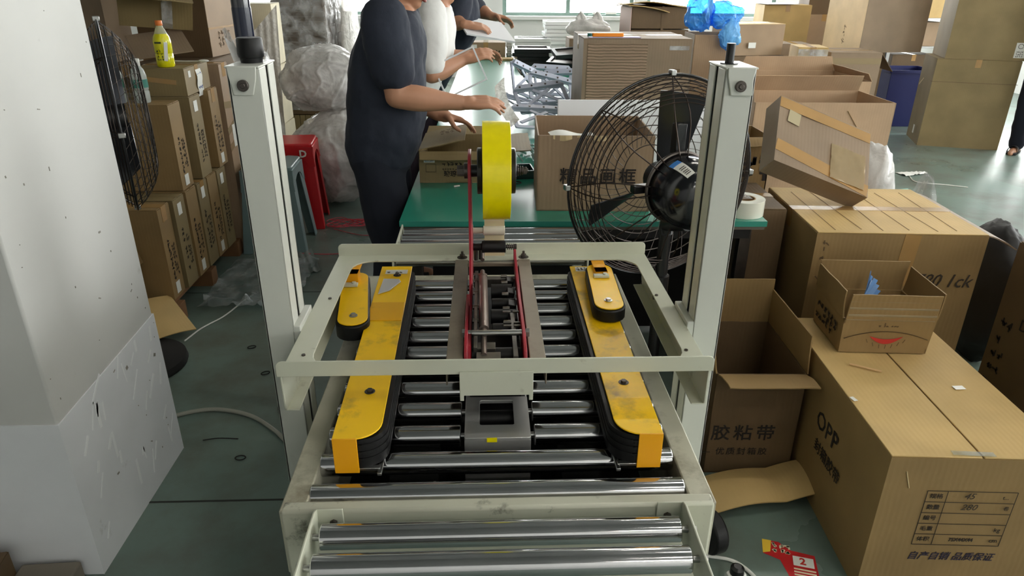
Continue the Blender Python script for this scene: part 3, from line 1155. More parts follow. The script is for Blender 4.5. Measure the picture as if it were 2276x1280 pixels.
# reel hub
zr, yr = 1.0855, 1.57
mb = MB()
for a, b, r in ((-.016, -.005, .053), (.060, .071, .052)):
    pts = [(yr + r * (1 if i % 2 else .97) * math.cos(2 * PI * i / 16), zr + r * (1 if i % 2 else .97) * math.sin(2 * PI * i / 16)) for i in range(16)]
    mb.prism(pts, 'x', a, b)
mb.cyl((-.034, yr, zr), (.075, yr, zr), .014, 20)
tsub(mb, 'reel_hub', BLACK, bev=.002)
mb = MB()
mb.cyl((-.062, yr, zr), (-.036, yr, zr), .013, 6).cyl((-.046, yr, zr), (-.036, yr, zr), .018, 20)
tsub(mb, 'hub_nut', DSTEEL, bev=.0008)
mb = MB()
mb.cyl((.072, yr, zr), (.100, yr, zr), .0055, 12)
for i, x in enumerate((.076, .081, .086)):
    mb.cyl((x, yr, zr), (x + .0025, yr, zr), .012 - .001 * i, 16)
mb.cyl((.089, yr, zr), (.097, yr, zr), .009, 6)
tsub(mb, 'hub_bolt', DSTEEL, bev=.0008)
mb = MB()
mb.cyl((-.004, 1.72, .888), (.052, 1.72, .888), .0125, 24).cyl((-.034, 1.72, .888), (-.004, 1.72, .888), .0075, 14)
tsub(mb, 'guide_roller', mat('ivory_plastic', (206, 202, 184), rough=.35), bev=.001)
mb = MB()
mb.cyl((-.008, 1.72, .843), (.054, 1.72, .843), .0165, 24).cyl((-.034, 1.72, .843), (-.008, 1.72, .843), .010, 14)
tsub(mb, 'tension_roller', RUBBER, bev=.001)
mb = MB()
mb.cyl((.054, 1.72, .843), (.082, 1.72, .843), .005, 12)
for i in range(4):
    mb.cyl((.058 + .005 * i, 1.72, .843), (.060 + .005 * i, 1.72, .843), .009, 14)
mb.cyl((.076, 1.72, .843), (.083, 1.72, .843), .008, 6)
mb.cyl((-.024, 1.735, .80), (-.024, 1.735, .835), .006, 10).cyl((-.012, 1.74, .80), (-.012, 1.74, .835), .005, 10)
tsub(mb, 'roller_bolt', DSTEEL, bev=.0006)
mb = MB()
mb.prism([(1.60, .80), (1.66, .80), (1.735, .835), (1.735, .90), (1.705, .90), (1.66, .86)], 'x', -.0365, -.0305)
tsub(mb, 'roller_arm', RED, bev=.001)

# --- infeed extension with two rollers
mb = MB()
for sx, x in ((-1, -.290), (1, .338)):
    mb = MB()
    pf = [(.939, .668), (.925, .674), (.90, .674), (.74, .672), (.74, .60), (.90, .60), (.939, .60)]
    mb.prism(pf, 'x', x - .002, x + .002)
    mb.span(x, x - sx * .045, .9375, .9405, .622, .668)
    mb.build('infeed_bracket', CREAM, bev=.0012, **Wd)
for y, z in ((.895, .648), (.829, .648)):
    mb = MB()
    mb.cyl((-.274, y, z), (.322, y, z), .0215, 28)
    mb.build('roller', CHROME, bev=.002, ang=30, **Wd)
    mb = MB()
    mb.cyl((-.296, y, z), (.350, y, z), .006, 12)
    mb.cyl((.340, y, z), (.346, y, z), .010, 6)
    mb.cyl((-.298, y, z), (-.292, y, z), .010, 6)
    mb.build('axle', STEEL, **Wd)
mb = MB()
for xx in (-.262, .312):
    mb.cyl((xx, .932, .640), (xx, .9375, .640), .007, 6)
mb.build('bolt', DSTEEL, **Wd)

# --- the reel of tape on the hub, with its web running down over the guide rollers
tr = thing('tape_reel', 'large yellow roll of packing tape mounted on the sealing machine', 'tape', (.027, yr, zr))
mb = MB()
n = 64
vs, fs = [], []
for x in (-.031, .031):
    for r in (.052, .111):
        for i in range(n):
            vs.append((x, r * math.cos(2 * PI * i / n), r * math.sin(2 * PI * i / n)))
for i in range(n):
    j = (i + 1) % n
    fs += [(n + i, n + j, 3 * n + j, 3 * n + i), (i, 2 * n + i, 2 * n + j, j), (i, j, n + j, n + i), (2 * n + i, 3 * n + i, 3 * n + j, 2 * n + j)]
mb.add(vs, fs)
mb.build('roll', TAPE_Y, tr, bev=.0008, ang=30)
mb = MB()
mb.prism([(r * math.cos(2 * PI * i / 48), r * math.sin(2 * PI * i / 48)) for r in (.0525,) for i in range(48)], 'x', -.0315, -.0285)
mb.build('core', CARDCORE, tr)
pth = [(.111 * math.cos(a), .111 * math.sin(a)) for a in (-.9, -.6, -.35)] + [(.150, -.165), (.150, -.185), (.166, -.197), (.163, -.225), (.150, -.242), (.135, -.262)]
mb = MB()
L_ = len(pth) - 1
mb.sheet(lambda u, v: (-.028 + .052 * u, pth[round(v * L_)][0], pth[round(v * L_)][1]), 1, L_, .0006)
mb.build('tape_web', glassy('tape_web_clear', (226, 214, 178), .35, .2), tr)

# ================================================================== LEFT SIDE: cartons on the pallet, fan, bags, stools
rnd = random.Random(3)
def rx(p):
    return [V(q) for q in p]

pal = thing('pallet', 'worn wooden pallet under the rows of slim upright cartons', 'pallet', (-1.74, 3.42, 0))
for i in range(5):
    MB().span(-.26 + i * .117, -.26 + i * .117 + .095, -.45, .45, .088, .108).build('deck_board', WOOD, pal, bev=.002)
for y in (-.42, 0, .42):
    MB().span(-.27, .33, y - .035, y + .035, 0, .088).build('bearer', WOOD, pal, bev=.002)

def slim(label, x_face, y0, t, z0, h, seed, big=True, group=None):
    w = .42
    c = carton(label, x_face - w / 2, y0 + t / 2, z0, 0, w, t, h, K_OLIVE if seed % 2 else K_MID, seam='x', tape=(seed % 3 == 0), dent=.003, group=group)
    mb = MB()
    r = random.Random(seed)
    x = w / 2 + .0012
    marks(mb, (x, -t * .22, h * .18), (0, 1, 0), (0, 0, 1), 1, 9, t * .20, h * .055, r, .16)
    marks(mb, (x, t * .06, h * .22), (0, 1, 0), (0, 0, 1), 2, 8, t * .14, h * .045, r, .16)
    mb.build('printing', INK, c)
    mb = MB()
    mb.box((x, -t * .02, h * (.88 if seed % 2 else .10)), (.001, t * .34, h * .13))
    mb.build('label_sticker', PAPER, c)
    return c
low = [(2.985, -1.432), (3.125, -1.420), (3.262, -1.414), (3.395, -1.410), (3.527, -1.408), (3.658, -1.405)]
names = ['nearest the pillar', 'second from the pillar', 'third from the pillar', 'fourth from the pillar', 'fifth from the pillar', 'farthest from the pillar']
for i, (y, xf) in enumerate(low):
    slim('slim upright carton in the bottom row on the pallet, ' + names[i], xf, y, .122, .110, .428, i, group='slim cartons on the pallet')
up = [(3.272, -1.425), (3.490, -1.412), (3.715, -1.402)]
for i, (y, xf) in enumerate(up):
    slim('slim upright carton, top row, %s the carton carrying the yellow bottle' % ('under the near end of', 'under the middle of', 'beyond the far end of')[i],
         xf, y, .132 if i < 2 else .125, .5455, .395, 10 + i, group='slim cartons on the pallet')
c = carton('pale tape-banded carton standing on end behind the slim cartons', -1.575, 3.965, 0, 0.0, .36, .13, 1.045, K_PINK, seam='x', dent=.01)
mb = MB()
for z in (.62, .71, .83):
    mb.box((.1812, 0, z), (.001, .148, .035), (.25 if z < .8 else -.1, 0, 0))
mb.build('tape', CTAPE, c)
MB().box((.1815, .02, .66), (.001, .05, .12)).build('label_sticker', PAPER, c)
c = carton('small brown carton on the top row with a torn card label on its end', -1.545, 3.665, .9465, 0.02, .245, .325, .124, K_OLIVE, seam='x', dent=.003)
MB().sheet(lambda u, v: (.1235 + .006 * math.sin(v * 4), -.02 + .07 * u + .02 * math.sin(v * 9) * v, .105 - .13 * v), 4, 8, .0008).build('torn_label', PAPER, c)
mb = MB()
marks(mb, (.127, -.012, .01), (0, 1, 0), (0, 0, 1), 3, 4, .018, .02, random.Random(8), .25)
mb.build('printing', BLUEINK, c)
MB().box((.1233, -.10, .095), (.001, .03, .03)).build('label_sticker', PAPER, c)
MB().box((-.02, -.1633, .075), (.20, .0008, .022), (0, .12, 0)).build('tape', PTAPE, c)

# things on the small carton
bot = thing('drink_bottle', 'bottle of yellow drink with an orange cap on the small carton', 'bottle', (-1.52, 3.565, 1.0755))
mb = MB()
mb.lathe([(.0, 0), (.036, .001), (.040, .008), (.040, .058), (.0375, .062), (.040, .068), (.040, .118), (.036, .136), (.028, .150)], n=28)
mb.build('liquid_filled_body', mat('yellow_drink', (226, 220, 10), rough=.12, spec=.7), bot)
MB().lathe([(.0282, .150), (.0215, .168), (.0145, .182), (.0135, .194), (.0, .194)], n=24).build('neck', glassy('clear_bottle', (240, 240, 210), .6, .06), bot)
MB().lathe([(.0155, .186), (.0160, .188), (.0160, .205), (.0145, .208), (0, .208)], n=24).build('cap', mat('orange_cap', (224, 120, 44), rough=.4), bot)
mb = MB()
mb.box((-.004, -.0405, .112), (.030, .001, .008))
marks(mb, (-.018, -.0405, .030), (1, 0, 0), (0, 0, 1), 3, 4, .010, .013, random.Random(21), .2)
mb.build('printing', mat('bottle_print', (60, 70, 20), rough=.6), bot)
MB().box((.024, -.0340, .072), (.016, .001, .085), (0, .14, .6)).build('label_stripe', PAPER, bot)

def water_bottle(label, x, y, z, seed):
    t = thing('water_bottle', label, 'bottle', (x, y, z), 0, 'water bottles behind the fan cage')
    MB().lathe([(0, 0), (.031, .001), (.033, .01), (.033, .05), (.030, .055), (.033, .06), (.033, .12), (.026, .145), (.014, .165)], n=24).build('bottle_body', glassy('water_clear', (225, 232, 228), .45, .08), t)
    MB().lathe([(.0155, .160), (.0165, .162), (.0165, .192), (0, .194)], n=20).build('cap', PAPER, t)
    MB().lathe([(.0336, .068), (.0336, .104)], n=24).build('label_band', mat('teal_label', (60, 130, 116), rough=.5), t)
    return t
water_bottle('white capped water bottle behind the fan cage, nearer the pillar', -1.66, 3.33, .945, 1)
water_bottle('white capped water bottle behind the fan cage, nearer the yellow drink', -1.555, 3.335, .945, 2)
t = thing('plastic_spoon', 'white plastic spoon lying behind the yellow drink bottle', 'spoon', (-1.50, 3.76, 1.0755), -.2)
MB().tube([(-.10, 0, .004), (.0, 0, .004), (.07, 0, .006)], .003, 8).build('handle', PAPER, t)
MB().ball((.095, 0, .008), (.028, .018, .007)).build('bowl', PAPER, t)

# cartons behind
carton('lower plain carton under the leaning open carton, on the floor', -1.97, 4.48, 0, .0, .80, .76, .515, K_DARK, dent=.006, group='carrying cartons at the back left')
carton('upper plain carton under the leaning open carton and its neighbours', -1.97, 4.48, .5205, .0, .80, .76, .50, K_DARK, dent=.006, group='carrying cartons at the back left')
c = carton('tall brown carton with a pale taped end behind the yellow drink bottle', -1.80, 4.66, 1.0265, -.14, .44, .40, .52, K_DARK, seam='x', dent=.004)
mb = MB()
mb.box((.2212, 0, .26), (.001, .395, .515))
mb.build('lit_end_tone', K_PINK, c)  # whole end face in a paler kraft: its lit look is painted on
mb = MB()
mb.box((.2225, 0, .34), (.0008, .398, .045))
mb.box((.2225, 0, .16), (.0008, .398, .012))
mb.build('tape', PTAPE, c)
mb = MB()
marks(mb, (.2232, -.10, .05), (0, 1, 0), (0, 0, 1), 4, 3, .04, .03, random.Random(5), .16)
mb.build('printing', INKB, c)
c = carton('brown carton printed with a square outline beside the pillar at the top', -2.20, 4.28, 1.0265, .03, .30, .30, .36, K_GREY, dent=.003)
mb = MB()
for a in ((-.03, .20, .07, .003), (-.03, .27, .07, .003)):
    mb.box((a[0], -.1512, a[1]), (a[2], .0006, a[3]))
for a in (-.065, .005):
    mb.box((a, -.1512, .235), (.003, .0006, .07))
marks(mb, (-.14, -.1512, .06), (1, 0, 0), (0, 0, 1), 4, 2, .025, .025, random.Random(6), .2)
mb.build('printing', INK, c)
c = carton('open carton leaning over the top of the stack, its flap poking forward', -1.72, 4.02, 1.30, .45, .34, .26, .20, K_OLIVE, top='open',
           flaps={'f': (150, .16), 'l': (120, .10), 'r': (100, .12), 'b': (80, .14)}, rot=(.62, .1, .42))
mb = MB()
mb.box((.05, -.1325, .10), (.05, .0008, .19))
mb.build('tape', WRAP, c)
t = thing('cardboard_sheet', 'grey brown cardboard sheet lying tilted behind the yellow drink bottle', 'cardboard', (-1.66, 3.86, 1.155), 0, rot=(.42, -.10, .55))
MB().box((0, 0, 0), (.27, .24, .005)).build('panel', K_GREY, t, bev=.001)

# dark pole behind the left column
t = thing('black_pole', 'glossy black pole standing on the floor behind the left column', 'pole', (-.712, 2.25, 0))
MB().cyl((0, 0, .01), (0, 0, 1.66), .0265, 24).build('tube', mat('gloss_black', (14, 16, 26), rough=.08, spec=.8), t)
MB().cyl((0, 0, 0), (0, 0, .012), .07, 24).build('foot', BLACK, t)
MB().cyl((0, 0, 1.30), (0, 0, 1.40), .0275, 24).build('sleeve', mat('dark_blue_sleeve', (18, 24, 44), rough=.2), t)

# standing fan, built once for both
def floor_fan(label, loc, rz, R, zc, pole_off, motor_len, two_tone=False, base_r=.19):
    """cage axis along local y; the motor sits on the -y side"""
    t = thing('pedestal_fan', label, 'fan', loc, rz)
    n_ring = 9
    dep = R * .32
    def cage(front):
        mb = MB()
        sg = 1 if front else -1
        def pr(f):         # profile: radius and depth from rim (0) to hub (1)
            r = R * (1 - f) + .075 * f
            y = sg * dep * (1 - (1 - f) ** 3.0) if f < .55 else sg * dep * (1 - .45 ** 3.0)
            return r, y
        for i in range(10 if front else 9):
            f = (i / 9) ** 1.25 * (.95 if front else .34)
            r, y = pr(f)
            mb.tube([(r * math.cos(2 * PI * k / 56), y, zc + r * math.sin(2 * PI * k / 56)) for k in range(56)], .0017, 5, closed=True)
        if front:
            for a in range(40):
                pts = []
                for k in range(9):
                    f = k / 8 * .93
                    r, y = pr(f)
                    an = 2 * PI * a / 40 + .9 * f
                    pts.append((r * math.cos(an), y, zc + r * math.sin(an)))
                mb.tube(pts, .0010, 4)
        else:
            for a in range(8):
                for da in (-.06, .06):
                    an0 = 2 * PI * a / 8 + PI / 2
                    pts = []
                    for k in range(9):
                        f = k / 8
                        r = R * (1 - f) + .06 * f
                        y = -dep * (1 - (1 - f) ** 3.0) if f < .5 else -dep * .875 - (f - .5) * .06
                        an = an0 + da * math.sin(min(1, f * 1.8) * PI / 2) * (2.2 if f < .6 else 2.2)
                        pts.append((r * math.cos(an), y, zc + r * math.sin(an)))
                    mb.tube(pts, .0021, 6)
        return mb
    cage(True).build('front_guard', DSTEEL, t)
    cage(False).build('rear_guard', mat('guard_wire', (58, 50, 46), rough=.35, metal=.8), t)
    mb = MB()
    mb.tube([(R * math.cos(2 * PI * k / 64), 0, zc + R * math.sin(2 * PI * k / 64)) for k in range(64)], .0042, 8, closed=True)
    rim = mb.build('rim_band', BLACK, t)
    for k in range(4):
        a = PI / 2 * k
        q = MB()
        q.box(((R + .004) * math.cos(a), 0, zc + (R + .004) * math.sin(a)), (.016, .022, .016), (0, -a, 0))
        q.build('rim_clip', STEEL, rim, bev=.002)
    for k in range(3):
        q = MB()
        def fn(u, v, k=k):
            a = 2 * PI * k / 3 + 1.42 + (u - .5) * (.50 - .10 * v)
            r = .05 + (R * .84 - .05) * v
            return (r * math.cos(a), -.01 + (u - .5) * .09, zc + r * math.sin(a))
        q.sheet(fn, 8, 8, .0025)
        q.build('blade', mat('blade_grey', (58, 60, 64), rough=.3, metal=.6), t)
    MB().cyl((0, -.04, zc), (0, .03, zc), .05, 24).build('hub', BLACK, t)
    q = MB()
    y0 = -dep * .80
    prof = [(.0, -motor_len), (.045, -motor_len + .004), (.075, -motor_len + .018), (.096, -motor_len + .05), (.102, -motor_len + .09), (.102, -.02), (.09, 0)]
    Rm = Matrix.Rotation(-PI / 2, 3, 'X')
    q.lathe(prof, (0, y0, zc), 36, Rm)
    mo = q.build('motor', mat('motor_black', (14, 15, 20), rough=.16, spec=.7), t, ang=50)
    q = MB()
    q.tube([(.104 * math.cos(2 * PI * k / 40), y0 - .016, zc + .104 * math.sin(2 * PI * k / 40)) for k in range(40)], .006, 8, closed=True)
    q.build('motor_ring', DSTEEL, mo)
    q = MB()
    q.box((-.10, y0 + .012, zc - .002), (.075, .028, .024))
    q.build('guard_bracket', BLACK, mo, bev=.003)
    MB().box((.0, y0 + .01, zc + .14), (.034, .03, .09)).build('guard_bracket', BLACK, mo, bev=.003)
    if two_tone:
        q = MB()
        # curved label wrapped on the motor's shoulder and a white printed arc
        def lab(u, v):
            a = 2.35 - .42 * u
            yy = -motor_len + .05 + .050 * v
            return (.1035 * math.cos(a), y0 + yy, zc + .1035 * math.sin(a))
        def lab2(u, v, lo=.0, hi=1.):
            a = 2.12 + (v - .5) * .30
            yy = -motor_len + .028 + (lo + (hi - lo) * u) * .085
            rr_ = .103 if yy > -motor_len + .09 else .103 - .016 * ((-motor_len + .09 - yy) / .062) ** 2
            return (rr_ * math.cos(a), y0 + yy, zc + rr_ * math.sin(a))
        q.sheet(lambda u, v: lab2(u, v, .0, .72), 8, 5, .0006)
        q.build('label_sticker', PAPER, mo)
        MB().sheet(lambda u, v: lab2(u, v, .73, 1.0), 5, 5, .0006).build('blue_label_end', mat('blue_label', (60, 130, 210), rough=.4), mo)
        q = MB()
        for uu in (.12, .2, .28, .40, .5):
            q.tube([V(lab2(uu, vv, 0, .9)) * 1 + V((-.0012, 0, .0012)) for vv in (.2, .35, .5, .65, .8)], .0012, 4)
        q.build('printing', INK, mo)
        q = MB()
        q.tube([(.012 + .036 * math.cos(a), y0 - motor_len + .004 - .002, zc - .012 + .036 * math.sin(a)) for a in [(-2.3 + 3.3 * k / 14) for k in range(15)]], .0035, 5, flat=.5)
        q.build('printed_arc', mat('grey_print', (150, 154, 160), rough=.4), mo)
    q = MB()
    px, py = pole_off
    q.cyl((px, py, .03), (px, py, zc - .14), .019, 20).cyl((px, py, zc - .38), (px, py, zc - .30), .026, 20)
    q.tube([(px, py, zc - .16), (px, py - .0, zc - .13), (0, y0 - motor_len * .5, zc - .09)], .022, 12)
    q.build('pole', BLACK, t)
    q = MB()
    q.cyl((px - .055, py, zc - .335), (px - .02, py, zc - .335), .010, 12).box((px - .058, py, zc - .335), (.014, .03, .03), (.6, 0, 0))
    q.build('clamp_knob', DSTEEL, t, bev=.003)
    q = MB()
    q.lathe([(0, 0), (base_r - .005, 0), (base_r, .012), (base_r - .005, .034), (base_r * .5, .046), (.03, .06), (0, .06)], (px, py, 0), 40)
    q.build('base', BLACKM, t)
    return t
floor_fan('tall black floor fan seen edge-on beside the white pillar', (-1.315, 2.60, 0), -1.10, .330, 1.012, (-.03, -.12), .16)
floor_fan('large black floor fan turned away, behind the right column of the machine', (.547, 2.085, 0), .28, .312, .922, (.0, -.05), .175, True, .125)

# card pieces, cable, plastic on the floor at left
t = thing('cardboard_box', 'open brown carton with a taped flap on the floor beside the pillar', 'box', (-1.71, 2.852, 0), 0)
shell(.30, .24, .40, 'open', .008, 4.2).build('body', K_MID, t, ang=50)
flap_mesh('r', .30, .24, .40, 250, .10, 5).build('flap', K_MID, t)
flap_mesh('f', .30, .24, .40, 95, .10, 10).build('flap', K_MID, t)
MB().box((.1515, 0, .25), (.001, .238, .05)).build('tape', PTAPE, t)
mb = MB()
marks(mb, (.152, -.06, .06), (0, 1, 0), (0, 0, 1), 4, 4, .03, .028, random.Random(3), .16)
mb.build('printing', INKB, t)
t = thing('cardboard_sheet', 'plain cardboard piece leaning on the floor at the foot of the pallet', 'cardboard', (-1.445, 2.845, .085), 0, rot=(.42, .10, .85))
MB().sheet(lambda u, v: ((u - .5) * .20, (v - .5) * .24, .012 * math.sin(u * 3)), 6, 6, .005).build('panel', K_TAN, t)
t = thing('plastic_sheet', 'crumpled clear plastic sheet on the floor beside the pallet', 'plastic', (-1.17, 3.42, .0))
def psheet(u, v):
    x, y = (u - .5) * .46, (v - .5) * .62
    return (x + .03 * noise.noise(V((u * 6, v * 6, 3))), y, .012 + .030 * abs(noise.noise(V((u * 5, v * 5, 1)))) + .07 * max(0, noise.noise(V((u * 9, v * 9, 2))) - .1) * (1 - v))
MB().sheet(psheet, 40, 46, .0006).build('sheet', CLEARF, t)
t = thing('corrugated_plastic', 'ribbed grey plastic sheet on the floor behind the left column', 'plastic', (-1.10, 3.68, .0), .35)
MB().sheet(lambda u, v: ((u - .5) * .30, (v - .5) * .36, .006 + .004 * math.sin(u * 52)), 60, 4, .002).build('sheet', glassy('ribbed_plastic', (150, 158, 154), .25, .3), t)
t = thing('power_cable', 'grey power cable running from the pillar to the machine', 'cable', (-.9, 2.2, 0))
mb = MB()
mb.tube(spline([V((-1.20, 2.16, .009)) - V((-.9, 2.2, 0)), V((-1.10, 2.215, .009)) - V((-.9, 2.2, 0)), V((-1.0, 2.232, .009)) - V((-.9, 2.2, 0)),
                V((-.87, 2.19, .009)) - V((-.9, 2.2, 0)), V((-.76, 2.10, .009)) - V((-.9, 2.2, 0)), V((-.69, 2.02, .009)) - V((-.9, 2.2, 0)),
                V((-.55, 1.86, .009)) - V((-.9, 2.2, 0))], 8), .0075, 10)
mb.build('sheath', mat('grey_cable', (158, 158, 146), rough=.5), t)
t = thing('power_cable', 'thin white cord from the fan base to the plastic sheet', 'cable', (-1.3, 2.9, 0))
mb = MB()
mb.tube(spline([(-.03, -.12, .005), (.0, 0, .005), (.06, .12, .005), (.10, .28, .006), (.13, .36, .008)], 6), .0035, 8)
mb.build('sheath', PAPER, t)
t = thing('twine', 'short black piece of twine on the floor beside the grey cable', 'string', (-.92, 2.05, .002))
MB().tube(spline([(-.07, 0, .002), (-.02, .01, .002), (.05, .005, .002)], 5), .002, 6).build('strand', BLACKM, t)
for i, (x, y, lab) in enumerate(((-.83, 1.95, 'black rubber ring on the floor beside the pillar base'), (-1.02, 2.72, 'black rubber ring on the floor beyond the fan base'),
                                 (-.90, 2.50, 'black rubber ring on the floor behind the left column'))):
    t = thing('rubber_ring', lab, 'ring', (x, y, .003), .3 * i)
    MB().tube([(.017 * math.cos(2 * PI * k / 20), .012 * math.sin(2 * PI * k / 20), 0) for k in range(20)], .002, 6, closed=True).build('ring', BLACKM, t)

# cardboard pieces by the pillar's front foot
t = carton('brown carton with dark print at the bottom left corner of the floor', -1.32, 1.32, 0, .15, .20, .16, .13, K_DARK, dent=.004)
mb = MB()
marks(mb, (.1012, -.05, .03), (0, 1, 0), (0, 0, 1), 3, 4, .02, .02, random.Random(9), .3)
mb.build('printing', INK, t)
t = thing('cardboard_sheet', 'dusty grey slab of cardboard on the floor against the pillar', 'cardboard', (-1.155, 1.36, .0), .05)
MB().box((0, 0, .03), (.15, .17, .06)).build('panel', kraft('kraft_dust', (128, 120, 108)), t, bev=.005)

# stools
def stool(label, loc, rz, m, top, foot, h, mark=None):
    t = thing('plastic_stool', label, 'stool', loc, rz)
    MB().prism(rrect(-top / 2, top / 2, -top / 2, top / 2, .03, 5), 'z', h - .045, h).build('seat', m, t, bev=.008, seg=3)
    for sx in (-1, 1):
        for sy in (-1, 1):
            q = MB()
            a, b = top / 2 - .004, foot / 2
            w0, w1 = .085, .055
            def P_(k, ix, iy, z):
                return (sx * (k - ix), sy * (k - iy), z)
            z1 = h - .03
            q.add([P_(a, 0, 0, z1), P_(a, w0, 0, z1), P_(a, w0, .006, z1), P_(a, .006, .006, z1), P_(a, .006, w0, z1), P_(a, 0, w0, z1),
                   P_(b, 0, 0, 0), P_(b, w1, 0, 0), P_(b, w1, .006, 0), P_(b, .006, .006, 0), P_(b, .006, w1, 0), P_(b, 0, w1, 0)],
                  [(i, (i + 1) % 6, (i + 1) % 6 + 6, i + 6) for i in range(6)] + [(0, 1, 2, 3, 4, 5)[::-1], (6, 7, 8, 9, 10, 11)])
            q.build('leg', m, t, bev=.003)
    for k in range(4):
        q = MB()
        a = top / 2 - .002
        # apron with an arched lower edge on each side
        pts = [(-a, h - .02), (a, h - .02), (a + .012, h - .14)] + [(a * .80 * math.cos(PI * i / 12), h - .15 + .085 * math.sin(PI * i / 12)) for i in range(13)] + [(-a - .012, h - .14)]
        q.prism(pts, 'y', -a - .008, -a - .002)
        Rz = Matrix.Rotation(PI / 2 * k, 3, 'Z')
        q.v = [Rz @ p for p in q.v]
        q.build('apron', m, t)
    if mark:
        text(mark, .06, PAPER, t, (.085, -top / 2 - .0115, h - .06), (PI / 2, 0, 0), 'letter', bold=.002)
    return t
stool('grey green plastic stool standing behind the left column', (-1.225, 4.02, 0), .04, TEALPL, .28, .36, .50)
stool('red plastic stool with a white letter behind the grey green stool', (-1.205, 4.42, 0), .10, REDPL, .28, .34, .54, 'D')

# strapping string on the floor
t = thing('strapping_string', 'tangle of red strapping string on the floor beside the red stool', 'string', (-.86, 4.36, 0))
mb = MB()
r_ = random.Random(6)
pts = []
for i in range(46):
    a = i * 1.1
    pts.append((-.02 + .16 * math.cos(a) * r_.uniform(.4, 1) + (.22 if i > 30 else 0), .10 * math.sin(a * 1.2) * r_.uniform(.5, 1.2), .006 + .012 * r_.random()))
mb.tube(spline(pts, 5), .0022, 5)
mb.tube(spline([(-.1, -.1, .004), (.1, -.22, .004), (.25, -.18, .004), (.5, -.05, .004)], 6), .0022, 5)
mb.build('strand', mat('red_string', (214, 70, 86), rough=.4), t)
t = thing('strapping_string', 'single red string across the floor by the left column', 'string', (-.93, 3.83, .002))
MB().tube(spline([(-.22, .02, .003), (-.1, .0, .003), (.05, -.01, .003), (.2, .03, .003)], 6), .0025, 5).build('strand', mat('red_string', (214, 70, 86)), t)

# big bags of plastic
t = thing('plastic_bag', 'big milky plastic bag of foam on the floor behind the red stool', 'bag', (-1.03, 5.00, 0))
blob('bag_skin', BAGFILM, t, (0, 0, .29), (.36, .38, .31), 3, .14, 6, flat=.90)
blob('foam_filling', mat('foam_fill', (222, 222, 220), rough=.8), t, (0, 0, .27), (.31, .33, .25), 8, .10, 4, ridge=False, flat=.95)
t = thing('plastic_bag', 'big milky plastic bag piled on top of the other bag', 'bag', (-1.12, 5.16, .610))
blob('bag_skin', BAGFILM, t, (0, 0, .19), (.29, .30, .24), 12, .16, 6, flat=.80)
blob('foam_filling', mat('foam_fill', (222, 222, 220), rough=.8), t, (0, 0, .19), (.24, .25, .20), 5, .10, 4, ridge=False, flat=.85)
t = thing('foam_sheet', 'pale foam sheet stuck upright beside the bags and the left column', 'foam', (-1.47, 4.66, 0), .5, rot=(-.05, .06, .3))
MB().box((0, 0, .37), (.18, .02, .74)).build('panel', mat('foam_grey', (206, 206, 200), rough=.8), t, bev=.004)

# film wrapped stacks behind
for i in range(3):
    carton('cream carton in the film covered column behind the left column, %s' % ('lowest', 'middle', 'topmost')[i], -1.66, 5.62, .43 * i, .06 * (i - 1), .26, .30, .42,
           kraft('kraft_cream', (206, 196, 168)), dent=.003, tape=False, group='cream cartons under the film')
t = thing('stretch_film', 'white stretch film hanging in folds over the cream cartons', 'plastic', (-1.53, 5.34, 0))
def drape(u, v):
    x = -.20 + .27 * u
    fold = .012 * math.sin((u * 34 - v * 9) + 2 * math.sin(v * 5)) * (.3 + .7 * v)
    z = (1.02 + .26 * u) * (1 - v) + .02 * v
    return (x - .06 * v, .06 - .03 * v + fold, z)
MB().sheet(drape, 60, 30, .001).build('sheet', film('film_white', (242, 240, 236), .08, .40, .25, 22), t)
t = thing('cardboard_bundle', 'tall bundle of flattened brown cardboard wrapped in film before the back pillar', 'cardboard', (-1.60, 6.95, 0), -.03)
mb = MB()
for i in range(26):
    mb.span(-.23 + .004 * (i % 3), .22 + .005 * (i % 2), -.35, .35, .30 + i * .042, .30 + i * .042 + .0405)
mb.build('flattened_cartons', K_DARK, t)
mb = MB()
for i in range(9):
    mb.span(-.23, -.185 + .0, -.35, .35, 0, .0) if False else mb.span(-.23 + i * .05, -.185 + i * .05, -.35, .35, .012, .292)
mb.build('upright_sheets', K_OLIVE, t)
def wrapf(u, v):
    p = [(-.245, -.36), (.24, -.36), (.245, .36)]
    a, b = (p[0], p[1]) if u < .5 else (p[1], p[2])
    k = (u % .5) * 2 if u < 1 else 1
    w_ = .010 * noise.noise(V((u * 9, v * 14, 2)))
    return (a[0] + (b[0] - a[0]) * k + w_ + .004, a[1] + (b[1] - a[1]) * k - w_ - .004, .34 + 1.06 * v)
MB().sheet(wrapf, 40, 24, .0008).build('film', WRAP, t)
t = thing('film_roll_bundle', 'bright crumpled film bundle beside the cardboard bundle', 'plastic', (-1.245, 7.05, 0))
blob('film', film('film_white', (238, 236, 230), .15, .5), t, (0, 0, .70), (.085, .25, .72), 21, .10, flat=.97)

